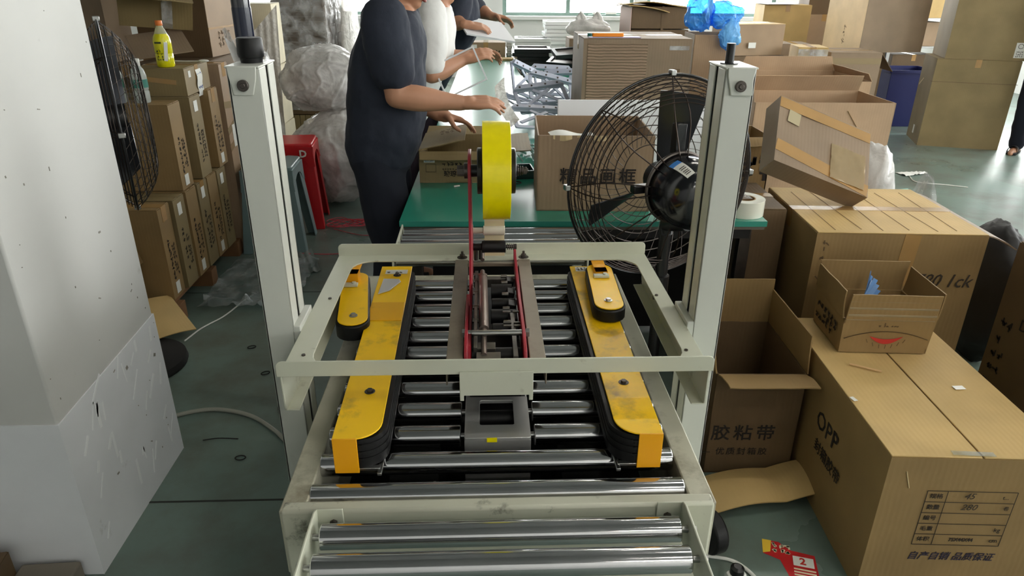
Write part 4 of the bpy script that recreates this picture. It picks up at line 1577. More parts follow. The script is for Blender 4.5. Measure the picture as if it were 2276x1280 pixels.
# ================================================================== WORK TABLE AND WHAT LIES ON IT
tb = thing('work_table', 'long work table covered with a glossy green mat', 'table', (.345, 2.30, 0), -.018)
TW, TL, TZ = 1.27, 6.25, .712
MB().span(-TW / 2, TW / 2, 0, TL, TZ - .03, TZ).build('tabletop', mat('table_board', (92, 84, 74), rough=.6), tb, bev=.002)
q = MB().span(-TW / 2 - .004, TW / 2 + .004, -.006, TL + .004, TZ, TZ + .0035).build('table_mat', MATGREEN, tb)
MB().span(-TW / 2 - .004, TW / 2 + .004, -.0075, -.006, TZ - .016, TZ + .0035).build('mat_edge', mat('mat_edge', (48, 132, 116), rough=.3), q)
for y in (.08, 2.1, 4.15, TL - .08):
    for x in (-TW / 2 + .04, TW / 2 - .04):
        MB().span(x - .02, x + .02, y - .02, y + .02, 0, TZ - .03).build('leg', DSTEEL, tb, bev=.002)
MB().span(-TW / 2 + .03, TW / 2 - .03, .05, TL - .05, TZ - .08, TZ - .03).build('apron_frame', BLACKM, tb)
MB().span(-TW / 2 + .05, TW / 2 - .05, .55, .57, .02, TZ - .08).build('under_table_shade', BLACKM, tb)  # added black sheet standing in for the shade under the table
TT = TZ + .0035

cv = thing('roller_conveyor', 'short gravity roller conveyor between the machine and the green table', 'conveyor', (.02, 2.13, 0))
for x in (-.300, .295):
    MB().span(x - .0025, x + .0025, -.15, .145, .64, .715).build('side_rail', CREAM, cv, bev=.001)
    for y in (-.10, .09):
        MB().span(x - .015, x + .015, y - .015, y + .015, 0, .64).build('leg', CREAM, cv, bev=.001)
for i in range(5):
    MB().cyl((-.293, -.118 + i * .058, .690), (.288, -.118 + i * .058, .690), .0205, 24).build('roller', CHROME, cv, bev=.002, ang=30)

# carton being packed
c = carton_front('open carton being packed on the green table, taped label at its corner', (-.262, 2.79), (.090, 2.785), .34, .128, TT, m=K_OLIVE, top='open',
                 flaps={'l': (16, .19, -6), 'r': (176, .10), 'b': (168, .09, 0), 'f': (212, .045)})
MB().box((-.135, -.1715, .098), (.044, .0008, .028)).build('label_sticker', PAPER, c)
mb = MB()
marks(mb, (-.153, -.1722, .087), (1, 0, 0), (0, 0, 1), 6, 3, .006, .0075, random.Random(7), .2)
mb.build('label_printing', BLUEINK, c)
mb = MB()
for z in (.046, .078):
    mb.box((-.129, -.1717, z), (.040, .0006, .0012))
for x in (-.149, -.109):
    mb.box((x, -.1717, .062), (.0012, .0006, .033))
mb.build('printed_square', INK, c)
mb = MB()
marks(mb, (-.085, -.1717, .070), (1, 0, 0), (0, 0, 1), 5, 1, .017, .018, random.Random(8), .16)
marks(mb, (-.085, -.1717, .052), (1, 0, 0), (0, 0, 1), 8, 1, .010, .009, random.Random(9), .16)
mb.build('printing', INK, c)
text('玻璃', .026, INK, c, (-.052, -.1717, .037), bold=.0006)
mb = MB()
marks(mb, (-.10, -.045, .166), (.97, 0, .27), (0, 1, 0), 4, 3, .022, .03, random.Random(17), .14)
mb.build('flap_printing', INKB, c)
# picture frame carton with four characters
c = carton_front('open carton printed with four large black characters at the table front', (.186, 2.415), (.592, 2.398), .375, .272, TT, m=K_PINK, top='open', dent=.008, flaps={})
text('精品画框', .062, INK, c, (.012, -.1895, .125), bold=.0008, space=1.25)
MB().sheet(lambda u, v: (-.15 + .19 * u, -.188 - .0012 + .003 * math.sin(u * 20), .272 - .012 * v * (1 + .6 * math.sin(u * 9))), 20, 2, .001).build('torn_edge', K_EDGE, c)
t = thing('paper_sheet', 'crumpled white paper inside the open carton with large characters', 'paper', (.29, 2.53, TT + .20), .1)
MB().sheet(lambda u, v: (-.06 + .16 * u, -.10 + .10 * v, .060 + .008 * math.sin(u * 6)), 12, 8, .0006).build('sheet', PAPER, t)
t = thing('foam_board', 'wide white board standing on edge behind the open carton', 'board', (.58, 2.90, TT), -.01, rot=(-.10, 0, -.01))
MB().box((0, 0, .155), (.55, .018, .31)).build('panel', WHITEP, t, bev=.002)
t = thing('foam_board', 'narrow white board standing behind the fan at the table edge', 'board', (.885, 2.93, TT), .0, rot=(-.12, 0, .08))
MB().box((0, 0, .145), (.12, .02, .29)).build('panel', WHITEP, t, bev=.002)
# large corrugated carton
c = carton_front('large brown carton with a peeled corrugated patch on the table', (.500, 3.66), (1.045, 3.655), .46, .485, TT, m=K_GREY, seam='x', dent=.006)
w_ = .545
MB().box((-.10, -.2317, .235), (.30, .002, .46)).build('peeled_patch', CORR, c)
MB().box((.205, -.2318, .33), (.035, .002, .03)).build('torn_spot', K_DARK, c)
mb = MB()
marks(mb, (-.05, -.2330, .085), (1, 0, 0), (0, 0, 1), 2, 2, .05, .05, random.Random(31), .34)
mb.build('printing', INK, c)
MB().box((.21, -.2318, .445), (.10, .0012, .02)).build('tape', WRAP, c)
t = thing('box_cutter', 'orange box cutter lying on top of the large corrugated carton', 'knife', (.63, 3.70, TT + .4905), .02)
MB().prism(rrect(-.085, .075, -.014, .014, .008, 4), 'z', .004, .022).build('handle', mat('orange_plastic', (238, 138, 22), rough=.35), t, bev=.003)
MB().prism(rrect(-.108, -.085, -.013, .013, .006, 4), 'z', .005, .021).build('end_cap', mat('teal_plastic', (30, 90, 84), rough=.4), t, bev=.002)
MB().prism([(.075, -.008), (.118, -.008), (.110, .008), (.075, .008)], 'z', .011, .0135).build('blade', STEEL, t)
t = thing('plastic_bag', 'small purple and white plastic wrapper under the orange box cutter', 'bag', (.66, 3.715, TT + .4895), 0)
MB().box((.0, 0, .0022), (.26, .07, .0035)).build('wrapper', mat('lilac', (170, 160, 196), rough=.4), t)

# right corner: roll of clear tape
t = thing('clear_tape_roll', 'thick roll of clear packing tape on the front right table corner', 'tape', (.925, 2.375, TT))
n = 48
vs, fs = [], []
for z in (0, .058):
    for r in (.040, .073):
        for i in range(n):
            vs.append((r * math.cos(2 * PI * i / n), r * math.sin(2 * PI * i / n), z))
for i in range(n):
    j = (i + 1) % n
    fs += [(n + i, n + j, 3 * n + j, 3 * n + i), (i, 2 * n + i, 2 * n + j, j), (i, j, n + j, n + i), (2 * n + i, 3 * n + i, 3 * n + j, 2 * n + j)]
MB().add(vs, fs).build('roll', mat('clear_tape_mass', (214, 214, 200), rough=.15, spec=.7), t, bev=.001, ang=30)
MB().lathe([(.0395, .0005), (.0395, .0575), (.036, .0575), (.036, .0005)], n=40).build('core', CARDCORE, t)
mb = MB()
mb.sheet(lambda u, v: (-.10 + .12 * u, -.03 + .05 * v, .062 + .008 * noise.noise(V((u * 5, v * 5, 1)))), 8, 5, .0006)
mb.build('loose_tape_end', WRAP, t)

# grey folding stands, heaped
def stand_root():
    t = thing('folding_stand', '', 'stand', (0, 0, 0), 0, 'grey folding stands heaped on the table')
    q = MB()
    q.ringplate(rrect(-.15, .15, -.10, .10, .012, 3), rrect(-.128, .128, -.076, .076, .008, 3), 0, .010)
    q.build('frame', GREYMET, t, bev=.002)
    MB().box((-.03, .0, .015), (.21, .020, .008), (0, 0, .62)).build('brace', GREYMET, t, bev=.001)
    MB().box((.04, .0, .016), (.21, .020, .008), (0, 0, -.70)).build('brace', GREYMET, t, bev=.001)
    MB().prism([(-.148, .078), (.148, .078), (.120, .112), (-.120, .112)], 'z', .002, .030).build('hinge_plate', GREYMET, t, bev=.002)
    for x in (-.11, -.04, .04, .11):
        MB().cyl((x, .09, .030), (x, .09, .033), .006, 10).build('rivet', DSTEEL, t)
    return t
st0 = stand_root()
stand_spots = [(.46, 4.95, .068, (1.05, .06, .02), 'standing upright at the back of the heap'),
               (.53, 4.72, .070, (1.0, -.05, -.06), 'standing upright against the corrugated carton'),
               (.42, 4.50, .075, (.8, .25, .25), 'leaning at the middle of the heap'),
               (.26, 4.62, .11, (1.2, .35, .9), 'tilted at the left edge of the heap'),
               (.26, 4.20, .03, (.15, .30, .5), 'lying loose at the front left of the heap'),
               (.33, 4.02, .10, (.55, -.10, .20), 'resting on the front pair'),
               (.30, 3.84, .020, (.35, .08, .18), 'in front, nearest the open carton'),
               (.47, 4.28, .0, (.12, -.1, -.3), 'lying flat under the leaning ones')]
for i, (x, y, z, r, s_) in enumerate(stand_spots):
    o = st0 if i == 0 else copy_tree(st0)
    place(o, (x, y, TT + z + .034), r, 'grey metal folding stand ' + s_, 'grey folding stands heaped on the table')
for i, (x, y, z, r, s_) in enumerate([(.36, 5.50, .05, (.35, .2, .4), 'dark folding stand at the table centre before the black frames'), (.30, 5.25, .06, (.9, .5, 1.1), 'dark folding stand with light glints leaning left of the grey heap')]):
    t = thing('folding_stand', s_, 'stand', (x, y, TT + z + .045), rot=r)
    MB().ringplate(rrect(-.12, .12, -.09, .09, .01, 3), rrect(-.10, .10, -.07, .07, .008, 3), 0, .012).build('frame', DSTEEL, t, bev=.002)
    MB().box((0, 0, .014), (.20, .018, .008), (0, 0, .6)).build('brace', STEEL, t)
    MB().box((0, 0, .016), (.20, .018, .008), (0, 0, -.6)).build('brace', STEEL, t)

# bits on the table
t = thing('plastic_clips', 'heap of small clear plastic clips on the table beside the reel', 'clips', (.22, 3.22, TT))
mb = MB()
r_ = random.Random(5)
for i in range(40):
    mb.box((r_.uniform(-.06, .12), r_.uniform(-.12, .12), r_.uniform(.020, .045)), (.04, .018, .004), (r_.uniform(-1, 1), r_.uniform(-1, 1), r_.uniform(0, 3)))
mb.build('clip_pile', glassy('clip_clear', (200, 214, 212), .35, .1), t)
t['kind'] = 'stuff'
t = thing('plastic_tray', 'small dark teal tray on the table left of the open carton', 'tray', (.155, 2.90, TT), .1)
shell(.10, .12, .035, 'open', 0, 1).build('body', mat('dark_teal', (36, 62, 60), rough=.3), t)
t = thing('rubber_ring', 'dark rubber band ring on the green table beside the reel nut', 'ring', (.13, 2.78, TT + .002))
MB().tube([(.020 * math.cos(2 * PI * k / 24), .017 * math.sin(2 * PI * k / 24), 0) for k in range(24)], .002, 6, closed=True).build('ring', BLACKM, t)
t = thing('pen', 'white pen lying on the edge of the green table by the packed carton', 'pen', (-.11, 2.73, TT + .003), .4)
MB().cyl((-.012, 0, 0), (.012, 0, 0), .003, 10).build('barrel', PAPER, t)

# picture frames in stacks
def pframe(label, x, y, z, rot, w, d, m, g, th=.034):
    t = thing('picture_frame', label, 'picture frame', (x, y, z), 0, g, rot)
    MB().ringplate(rrect(-w / 2, w / 2, -d / 2, d / 2, .002, 1), rrect(-w / 2 + .03, w / 2 - .03, -d / 2 + .03, d / 2 - .03, .002, 1), 0, th).build('moulding', m, t, bev=.003)
    MB().box((0, 0, th * .6), (w - .058, d - .058, .004)).build('backing', WHITEP if m is not BLACK else DSTEEL, t)
    return t
WFRAME = mat('white_frame', (234, 236, 236), rough=.35)
ord_ = ['lowest', 'second from below', 'third from below', 'fourth from below', 'fifth from below', 'sixth from below', 'seventh from below', 'eighth from below', 'topmost']
for i in range(9):
    pframe('white picture frame in the tall stack before the window wall, ' + ord_[i], .84 + .012 * math.sin(i * 2.3), 7.75 + .01 * math.cos(i * 3), TT + .0375 * i, (0, 0, .02 * math.sin(i * 1.7)), .40, .34, WFRAME, 'tall stack of white frames')
for i in range(5):
    pframe('white picture frame in the low stack at the middle of the table, ' + (ord_[i] if i < 4 else 'topmost'), .50 + .008 * math.sin(i * 2.3), 7.55, TT + .0375 * i, (0, 0, .03 * math.sin(i * 1.3)), .36, .32, WFRAME, 'low stack of white frames')
for i in range(4):
    pframe('black picture frame in the black stack before the low white frames, ' + (ord_[i] if i < 3 else 'topmost'), .46 + .02 * math.sin(i * 2.1), 6.95 - .02 * i, TT + .038 * i, (.02 if i == 3 else 0, 0, .06 * math.sin(i * 1.9)), .34, .28, BLACK, 'stack of black frames')
for i, (x, y, z, r, s_) in enumerate([(.70, 6.40, .0, (0, 0, .2), 'lying under the others beside the corrugated carton'), (.72, 6.38, .055, (.10, .05, -.3), 'tilted on the black heap beside the corrugated carton'),
                                      (.76, 6.40, .135, (.16, -.06, .1), 'on top of the black heap beside the corrugated carton'), (.50, 6.30, .0, (0, 0, .05), 'flat on the table in front of the black stack')]):
    pframe('black picture frame ' + s_, x, y, TT + z, r, .30, .24, BLACK, 'loose black frames')
c = carton('low brown carton with a white label behind the held white panel', .03, 7.62, TT, -.02, .40, .26, .135, K_PINK, dent=.003)
MB().box((-.12, -.1312, .10), (.06, .001, .035)).build('label_sticker', PAPER, c)
mb = MB()
marks(mb, (.0, -.1315, .04), (1, 0, 0), (0, 0, 1), 5, 1, .03, .026, random.Random(2), .2)
mb.build('printing', INK, c)
t = thing('folded_papers', 'upright pile of white folded papers beside the low brown carton', 'paper', (.268, 7.60, TT))
for i in range(6):
    MB().box((.002 * (i % 2), 0, .012 + .024 * i), (.05, .10, .021), (0, .05 * math.sin(i * 3), .1 * math.cos(i * 2))).build('bundle', PAPER, t, bev=.003)
t = thing('wood_board', 'short tan board lying on the table before the low brown carton', 'board', (.26, 7.22, TT), .03)
MB().box((0, 0, .009), (.26, .16, .018)).build('panel', K_TAN, t, bev=.002)
c = carton('plain carton hidden behind the large corrugated carton, carrying a knotted bag', 0.96, 6.82, TT, .0, .36, .30, .24, K_PINK, dent=.003)
t = thing('plastic_bag', 'white knotted carrier bag behind the orange box cutter', 'bag', (.97, 6.82, TT + .2445))
blob('bag_skin', BAGFILM, t, (0, 0, .075), (.20, .14, .085), 31, .18, 4, flat=.85)
for sx in (-.08, .07):
    MB().tube([(sx, 0, .10), (sx - .02, 0, .17), (sx, 0, .225), (sx + .03, 0, .17), (sx + .035, 0, .10)], [.035, .026, .010, .026, .035], 10).build('handle', BAGFILM, t)
t = thing('window_crank', 'small white fitting and green rod lying on the back window sill', 'fitting', (1.85, 11.37, .9045))
MB().cyl((-.25, 0, .015), (.25, 0, .015), .012, 10).build('rod', ALU, t)
MB().box((-.12, 0, .045), (.12, .03, .03)).box((.10, 0, .045), (.16, .03, .03)).build('fittings', PAPER, t, bev=.004)

# ================================================================== RIGHT SIDE: cartons
# front right: long carton with printing on three faces
fl = V((.979, 1.3405))
rz = -.0668
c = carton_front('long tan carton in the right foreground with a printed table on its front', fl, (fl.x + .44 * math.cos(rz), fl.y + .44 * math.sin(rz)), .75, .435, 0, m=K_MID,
                 flapm=K_TAN, seam='y', tape=False, dent=.004)  # flaps lighter than the body: light from above put into the colour
y = -.3762
tbm = MB()
gx = (-.110, -.060, .110)
gz = [.338 - i * .0345 for i in range(6)]
for z in gz:
    tbm.box(((gx[0] + gx[2]) / 2, y, z), (gx[2] - gx[0], .0006, .0015))
for x in gx:
    tbm.box((x, y, (gz[0] + gz[-1]) / 2), (.0015, .0006, gz[0] - gz[-1]))
tbm.build('printed_table', INK, c)
for i, s_ in enumerate(('规格', '数量', '编号', '毛重', '体积')):
    text(s_, .0165, INK, c, (-.085, y, gz[i] - .017))
for i, s_ in ((3, 'kg'), (4, 'cm')):
    text(s_, .018, INK, c, (.092, y, gz[i] - .017))
text('75X44X44', .0155, INK, c, (.010, y, gz[4] - .017), bold=.0003, sx=.9)
text('卷', .014, INK, c, (.095, y, gz[1] - .017))
text('t...', .016, INK, c, (.085, y, gz[0] - .017))
text('45', .026, PEN, c, (-.005, y - .0004, gz[0] - .015), shear=.3, name='handwriting')
text('280', .026, PEN, c, (.002, y - .0004, gz[1] - .015), shear=.3, name='handwriting')
text('自产自销 品质保证', .0285, mat('dark_blue_print', (34, 28, 52), rough=.8), c, (-.002, y, .126), shear=.22, bold=.00025, sx=.93)
x = -.2212
text('OPP', .080, mat('dark_print', (30, 24, 20), rough=.8), c, (x, -.045, .275), (PI / 2, 0, -PI / 2), bold=.0006, space=1.05)
text('封箱胶带', .046, mat('dark_print', (30, 24, 20)), c, (x, -.080, .192), (PI / 2, 0, -PI / 2), bold=.0003, space=1.0)
TG = mat('tape_glint', (236, 236, 230), rough=.2)  # pale colour painted for the glints of clear tape
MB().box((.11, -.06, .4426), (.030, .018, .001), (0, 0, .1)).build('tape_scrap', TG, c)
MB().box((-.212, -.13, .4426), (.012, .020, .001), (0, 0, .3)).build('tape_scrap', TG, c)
MB().box((-.02, -.362, .4426), (.10, .016, .0008), (0, 0, -.04)).build('tape_scrap', CLEARF, c)
MB().cyl((-.175, y + .0004, .395), (-.158, y + .0004, .345), .0014, 6).build('scratch', K_EDGE, c)
t = thing('wooden_stick', 'thin pale wooden stick lying on the long tan carton', 'stick', (1.117, 1.745, .4425), -.55)
MB().box((0, 0, .002), (.088, .006, .003)).build('stick', mat('pale_wood', (216, 178, 130), rough=.6), t, bev=.0008)

# small open carton with a red smile
c = carton_front('small open carton with a red smile printed on its front, flaps raised', (1.083, 1.845), (1.345, 1.825), .215, .115, .4425, m=K_MID, top='open', dent=.003,
                 flaps={'f': (92, .085, 6), 'b': (96, .10, -12, -.06), 'l': (100, .09, -14), 'r': (98, .085, -8)}, taper=.04)
y = -.1098
mb = MB()
arc = [(-.062 + .124 * k / 20) for k in range(21)]
def up(x):
    return .048 - .0 + .010 * (x / .05) ** 2
def lo(x):
    return .032 + .026 * (x / .05) ** 2
poly = [(x_, up(x_)) for x_ in [-.05 + .1 * k / 16 for k in range(17)]] + [(x_, lo(x_)) for x_ in [.05 - .1 * k / 16 for k in range(17)]]
mb.prism(poly, 'y', y - .0014, y - .0008)
mb.build('printed_smile', INKR, c)
mb = MB()
for k, a in enumerate((-.055, -.035, -.015, .004, .022, .040, .056)):
    mb.box((a, y - .001, .022 + .016 * (a / .05) ** 2), (.0016, .0006, .013), (0, a * 8, 0))
mb.tube([(-.125 + .25 * k / 16, y - .0005, .048 + .026 * (1 - ((k - 8) / 8) ** 2)) for k in range(17)], .0022, 5, flat=.4)
marks(mb, (-.03, y - .0008, .088), (1, 0, 0), (0, 0, 1), 8, 1, .0075, .008, random.Random(4), .25)
mb.box((-.012, y - .0011, .099), (.004, .0006, .008))
mb.build('printing', INKB, c)
mb = MB()
mb.sheet(lambda u, v: (-.13 + .26 * u, y - .004 - .004 * v + .0025 * math.sin(v * 21), .112 + .078 * v), 12, 16, .0006)
mb.build('clear_tape', CTAPE, c)
mb = MB()
marks(mb, (-.1385, .09, .03), (0, -1, 0), (0, 0, 1), 6, 3, .028, .02, random.Random(4), .25)
mb.build('side_printing', INK, c)
t = thing('plastic_strips', 'bundle of blue plastic strips sticking up inside the smile carton', 'plastic strip', (1.19, 1.93, .449), .5)
for i in range(6):
    MB().box((.012 * i - .03, .006 * i, .095 + .008 * (i % 3)), (.19, .014, .0016), (.3 * i, -.62 - .06 * i, .1 * i)).build('strip', mat('blue_strip', (96, 140, 196), rough=.25), t)

# carton with tape lettering, in the shadow behind the machine
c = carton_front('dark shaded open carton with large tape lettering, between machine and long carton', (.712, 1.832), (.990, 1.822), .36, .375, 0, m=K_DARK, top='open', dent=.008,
                 flaps={'b': (84, .17, 4), 'r': (84, .13, 6), 'f': (158, .11, 25), 'l': (100, .12)}, flapm=K_MID)  # body darker than its flaps: the shade is put into the colour
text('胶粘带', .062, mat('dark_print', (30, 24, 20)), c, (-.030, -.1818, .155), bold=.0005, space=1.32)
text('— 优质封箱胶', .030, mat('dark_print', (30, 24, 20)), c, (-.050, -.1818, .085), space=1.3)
# flattened cardboard, flyer, bottle, cable, caster
t = thing('cardboard_sheet', 'creased tan cardboard sheet on the floor before the tape lettering carton', 'cardboard', (.845, 1.715, .012), .06)
def crd(u, v):
    xx, yy = (u - .5) * .34, (v - .5) * .155
    return (xx, yy + .03 * (u - .5), .010 + .014 * abs(math.sin(u * 4.6)) + .012 * math.sin(v * 3) + .012 * u)
MB().sheet(crd, 16, 8, .005).build('panel', K_TAN, t)
t = thing('flyer', 'torn red and yellow flyer with a number 2 on the floor', 'paper', (.853, 1.455, .001), -.30)
MB().add([(-.075, .055, 0), (-.075, .0, 0), (-.03, -.015, 0), (-.005, -.085, 0), (.07, -.08, 0), (.065, .025, 0), (.0, .030, 0), (-.03, .055, 0)], [tuple(range(8))]).build('paper', mat('flyer_red', (190, 26, 30), rough=.5), t)
MB().box((.032, -.008, .001), (.055, .036, .0006)).build('white_panel', PAPER, t)
text('2', .034, INKR, t, (.030, -.008, .0016), (0, 0, 0), bold=.001)
MB().add([(-.0755, .0555, .0006), (-.0755, .001, .0006), (-.055, .01, .0006), (-.050, .0556, .0006)], [(0, 1, 2, 3)]).build('yellow_corner', mat('flyer_yellow', (236, 196, 60), rough=.5), t)
mb = MB()
marks(mb, (-.05, .008, .001), (1, 0, 0), (0, 1, 0), 3, 2, .018, .020, random.Random(12), .3)
for i in range(4):
    mb.box((.033, -.038 - .011 * i, .001), (.058, .005, .0006))
mb.build('printing', mat('flyer_cream', (236, 222, 190), rough=.5), t)
t = thing('glue_bottle', 'small white bottle with a black cap on the floor beside the machine', 'bottle', (.665, 1.372, 0), .3)
MB().prism(rrect(-.024, .024, -.016, .016, .008, 4), 'z', 0, .038).build('bottle_body', PAPER, t, bev=.004)
MB().lathe([(0, .036), (.019, .037), (.018, .056), (.010, .062), (0, .062)], n=20).build('cap', BLACK, t)
MB().box((.0, -.0165, .018), (.032, .0008, .018)).build('blue_label', BLUEINK, t)
t = thing('power_cable', 'white cable curving on the floor around the small white bottle', 'cable', (.66, 1.42, .0))
MB().tube(spline([(-.12, .06, .006), (-.04, .045, .006), (.03, .02, .006), (.07, -.05, .006), (.08, -.14, .006)], 8), .005, 8).build('sheath', PAPER, t)
t = thing('caster_wheel', 'black caster wheel on the floor at the right side of the machine', 'wheel', (.630, 1.50, 0), .3)
MB().cyl((-.02, 0, .062), (.02, 0, .062), .062, 28).build('tyre', RUBBER, t, bev=.006)
MB().cyl((-.024, 0, .062), (.024, 0, .062), .022, 20).build('wheel_hub', DSTEEL, t)

# big carton with handwriting
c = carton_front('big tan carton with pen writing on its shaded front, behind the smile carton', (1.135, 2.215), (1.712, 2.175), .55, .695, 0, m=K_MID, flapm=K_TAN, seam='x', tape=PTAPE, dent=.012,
                 rot=None)  # pale top, darker front: the shading is put into the kraft tones
text('780 1ck', .070, PEN, c, (.17, -.2765, .525), (PI / 2, 0, 0), name='handwriting', shear=.3, sx=.9)
MB().box((.03, -.2762, .60), (.055, .001, .19), (0, .06, 0)).build('tape', PTAPE, c)
mb = MB()
marks(mb, (-.27, -.2762, .50), (1, 0, 0), (0, 0, 1), 1, 3, .03, .06, random.Random(5), .12)
mb.build('printing', INKB, c)
for i in range(6):
    MB().box((-.22 + .085 * i, -.02 + .01 * (i % 2), .6998), (.0022, .46, .0012), (0, 0, .04 * math.sin(i * 2.1))).build('crease', K_MID, c)
flap_mesh('r', .577, .55, .695, 195, .13, 20, .05).build('flap', K_GREY, c)
# neighbours of the big carton
c = carton_front('brown carton beside the right table corner, under the tilted carton', (1.005, 2.46), (1.125, 2.455), .36, .70, 0, m=K_DARK, top='closed', seam='x', dent=.012)
c = carton_front('small carton with black brush lettering under the tilted carton', (1.04, 2.90), (1.215, 2.90), .25, .875, 0, m=K_MID, top='open', dent=.004, flaps={'f': (215, .05)})
mb = MB()
marks(mb, (-.06, -.1262, .64), (1, 0, 0), (0, 0, 1), 3, 3, .05, .055, random.Random(15), .3)
mb.build('printing', INK, c)
c = carton('tilted taped carton leaning on the big tan carton', 0, 0, 0, 0, .40, .09, .29, K_GREY, seam='x', dent=.008, tape=False)
place_axes(c, (1.215, 2.475, .792), (.934, 0, -.357), (.20, .70, .685))
MB().box((0, -.0458, .265), (.398, .001, .045)).build('tape', PTAPE, c)
MB().box((0, -.0458, .05), (.398, .001, .05), (0, .12, 0)).build('lower_tape', PTAPE, c)
MB().box((-.135, -.0463, .215), (.05, .001, .055), (0, .1, 0)).build('label_sticker', mat('faded_label', (168, 156, 124), rough=.7), c)
MB().sheet(lambda u, v: (.03 + .15 * u, -.048 - .008 * abs(noise.noise(V((u * 6, v * 6, 3)))), .02 + .15 * v), 14, 12, .0006).build('clear_tape', CTAPE, c)
t = thing('plastic_bag', 'white plastic bag behind the far corner of the big tan carton', 'bag', (1.80, 3.10, 0), 0)
blob('bag_skin', BAGFILM, t, (-.03, 0, .39), (.14, .17, .41), 44, .12, 5, flat=.95)
t = thing('plastic_bag', 'small clear plastic bag at the right rear edge of the big tan carton', 'bag', (1.93, 2.90, .0), 0)
blob('bag_skin', WRAP, t, (0, 0, .35), (.06, .08, .36), 47, .14, 5, flat=.95)
t = thing('garbage_bag', 'black plastic bag between the big tan carton and the dark right edge carton', 'bag', (2.09, 2.58, 0), 0)
blob('bag_skin', mat('black_film', (15, 13, 12), rough=.6), t, (0, 0, .29), (.12, .20, .31), 52, .10, 5, flat=.94)
c = carton('dark carton with stencilled codes at the right edge', 1.98, 1.775, 0, 0, .52, .55, .72, K_DARK, dent=.006)
x = -.2612
DK = mat('dark_print', (30, 24, 20))
for (yy, zz, sz, s_) in ((-.01, .475, .055, 'DLNC:55-35/50'), (.09, .395, .05, '74'), (-.10, .36, .05, 'P'), (-.13, .30, .05, 'KGS'), (-.14, .24, .05, 'KGS')):
    text(s_, sz, DK, c, (x, yy, zz), (PI / 2, 0, -PI / 2))
mb = MB()
for i in range(5):
    marks(mb, (x, .25, .43 - i * .055), (0, -1, 0), (0, 0, 1), 2, 1, .03, .035, random.Random(i), .2)
mb.build('stencil_marks', DK, c)
t = thing('woven_bag', 'blue and white striped woven bag on the dark right edge carton', 'bag', (1.93, 1.98, .7245))
WV = mat('woven_stripes', (168, 186, 214), rough=.5, var=.45, vscale=60, stretch=(1, 1, .1))
blob('bag_skin', WV, t, (0, 0, .05), (.13, .06, .06), 61, .14, 4, flat=.8)
t = thing('plastic_bag', 'bright yellow green plastic scrap between the two tan cartons', 'plastic', (1.475, 2.145, 0), 0)
blob('scrap', mat('lime', (190, 220, 40), rough=.3), t, (0, -.005, .215), (.020, .022, .22), 71, .2, 4, flat=.95)

# ------------------------------------------------ cartons farther right and back
c = carton_front('large open carton with a wide bent front panel behind the tilted carton', (1.395, 3.62), (2.125, 3.60), .42, .90, 0, m=K_ROSE, top='open', dent=.01, flaps={'l': (100, .1), 'b': (60, .1)})
mb = MB()
mb.tube([(.12, -.212, .86), (.18, -.213, .78), (.24, -.213, .64), (.28, -.213, .52)], .004, 5, flat=.3)
mb.build('crease', K_EDGE, c)
c = carton_front('open carton with a flared right side behind the wide bent panel', (1.665, 4.22), (2.30, 4.20), .52, .925, 0, m=K_ROSE, top='open', dent=.01, flaps={'b': (84, .09, 0, .1), 'r': (60, .05)})
c = carton_front('brown carton with the blue plastic film on top', (1.455, 5.05), (1.745, 5.04), .30, 1.12, 0, m=K_PINK, top='open', dent=.006, flaps={})
mb = MB()
marks(mb, (-.05, -.1512, .68), (1, 0, 0), (0, 0, 1), 3, 2, .045, .04, random.Random(3), .14)
mb.build('printing', INKB, c)
t = thing('blue_plastic_film', 'crumpled heap of blue plastic film spilling from a tall carton', 'plastic', (1.60, 5.16, 1.02))
blob('film_right', BLUEF, t, (.07, -.02, .22), (.12, .12, .085), 81, .32, 6)
blob('film_left', BLUEF, t, (-.10, -.02, .24), (.085, .13, .13), 85, .34, 6)
blob('film_hanging', BLUEF, t, (.08, -.175, .10), (.07, .03, .09), 89, .3, 5)
t = thing('cardboard_bundle', 'tall bundle of flattened cartons standing behind the table', 'cardboard', (1.47, 6.40, 0), .02)
for i in range(7):
    MB().span(-.24, .25, -.22, .22, .18 * i, .18 * i + .172).build('flattened_cartons', K_DARK if i > 4 else K_GREY, t, bev=.004)
MB().sheet(lambda u, v: (-.30 + .58 * u, -.26 + .5 * v, 1.268 + .02 * math.sin(u * 5) - .03 * v), 10, 6, .006).build('top_sheet', K_TAN, t)
MB().sheet(lambda u, v: (-.28 + .34 * u, -.275 + .5 * v, 1.258 - .05 * u * u), 10, 6, .006).build('bent_sheet', K_TAN, t)
MB().box((-.245, 0, .98), (.006, .44, .52)).build('pale_edge', mat('pink_card', (206, 172, 160), rough=.7), t)
MB().box((.02, -.2215, .98), (.02, .001, .55)).build('strap', K_DARK, t)
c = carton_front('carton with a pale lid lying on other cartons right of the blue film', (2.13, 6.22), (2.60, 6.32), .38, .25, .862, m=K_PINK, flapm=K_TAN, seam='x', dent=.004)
MB().box((-.07, -.2112, .085), (.07, .001, .045)).build('label_sticker', PAPER, c)
carton_front('brown carton carrying the pale lidded carton, right of the blue film', (2.10, 6.20), (2.62, 6.31), .42, .855, 0, m=K_DARK, dent=.006)
c = carton_front('tall leaning carton by the back window, under a white sheet', (3.05, 8.05), (3.55, 8.0), .40, 1.20, 0, m=K_TAN, dent=.01)
t = thing('paper_sheet', 'white sheet lying over the tall leaning carton by the back window', 'paper', (3.22, 8.2, 1.2095), .1)
MB().box((0, 0, .003), (.36, .40, .005)).build('sheet', WHITEP, t)
c = carton_front('brown carton with a torn edge behind the tall leaning carton', (3.58, 8.15), (3.95, 8.12), .35, 1.10, 0, m=K_PINK, dent=.008)
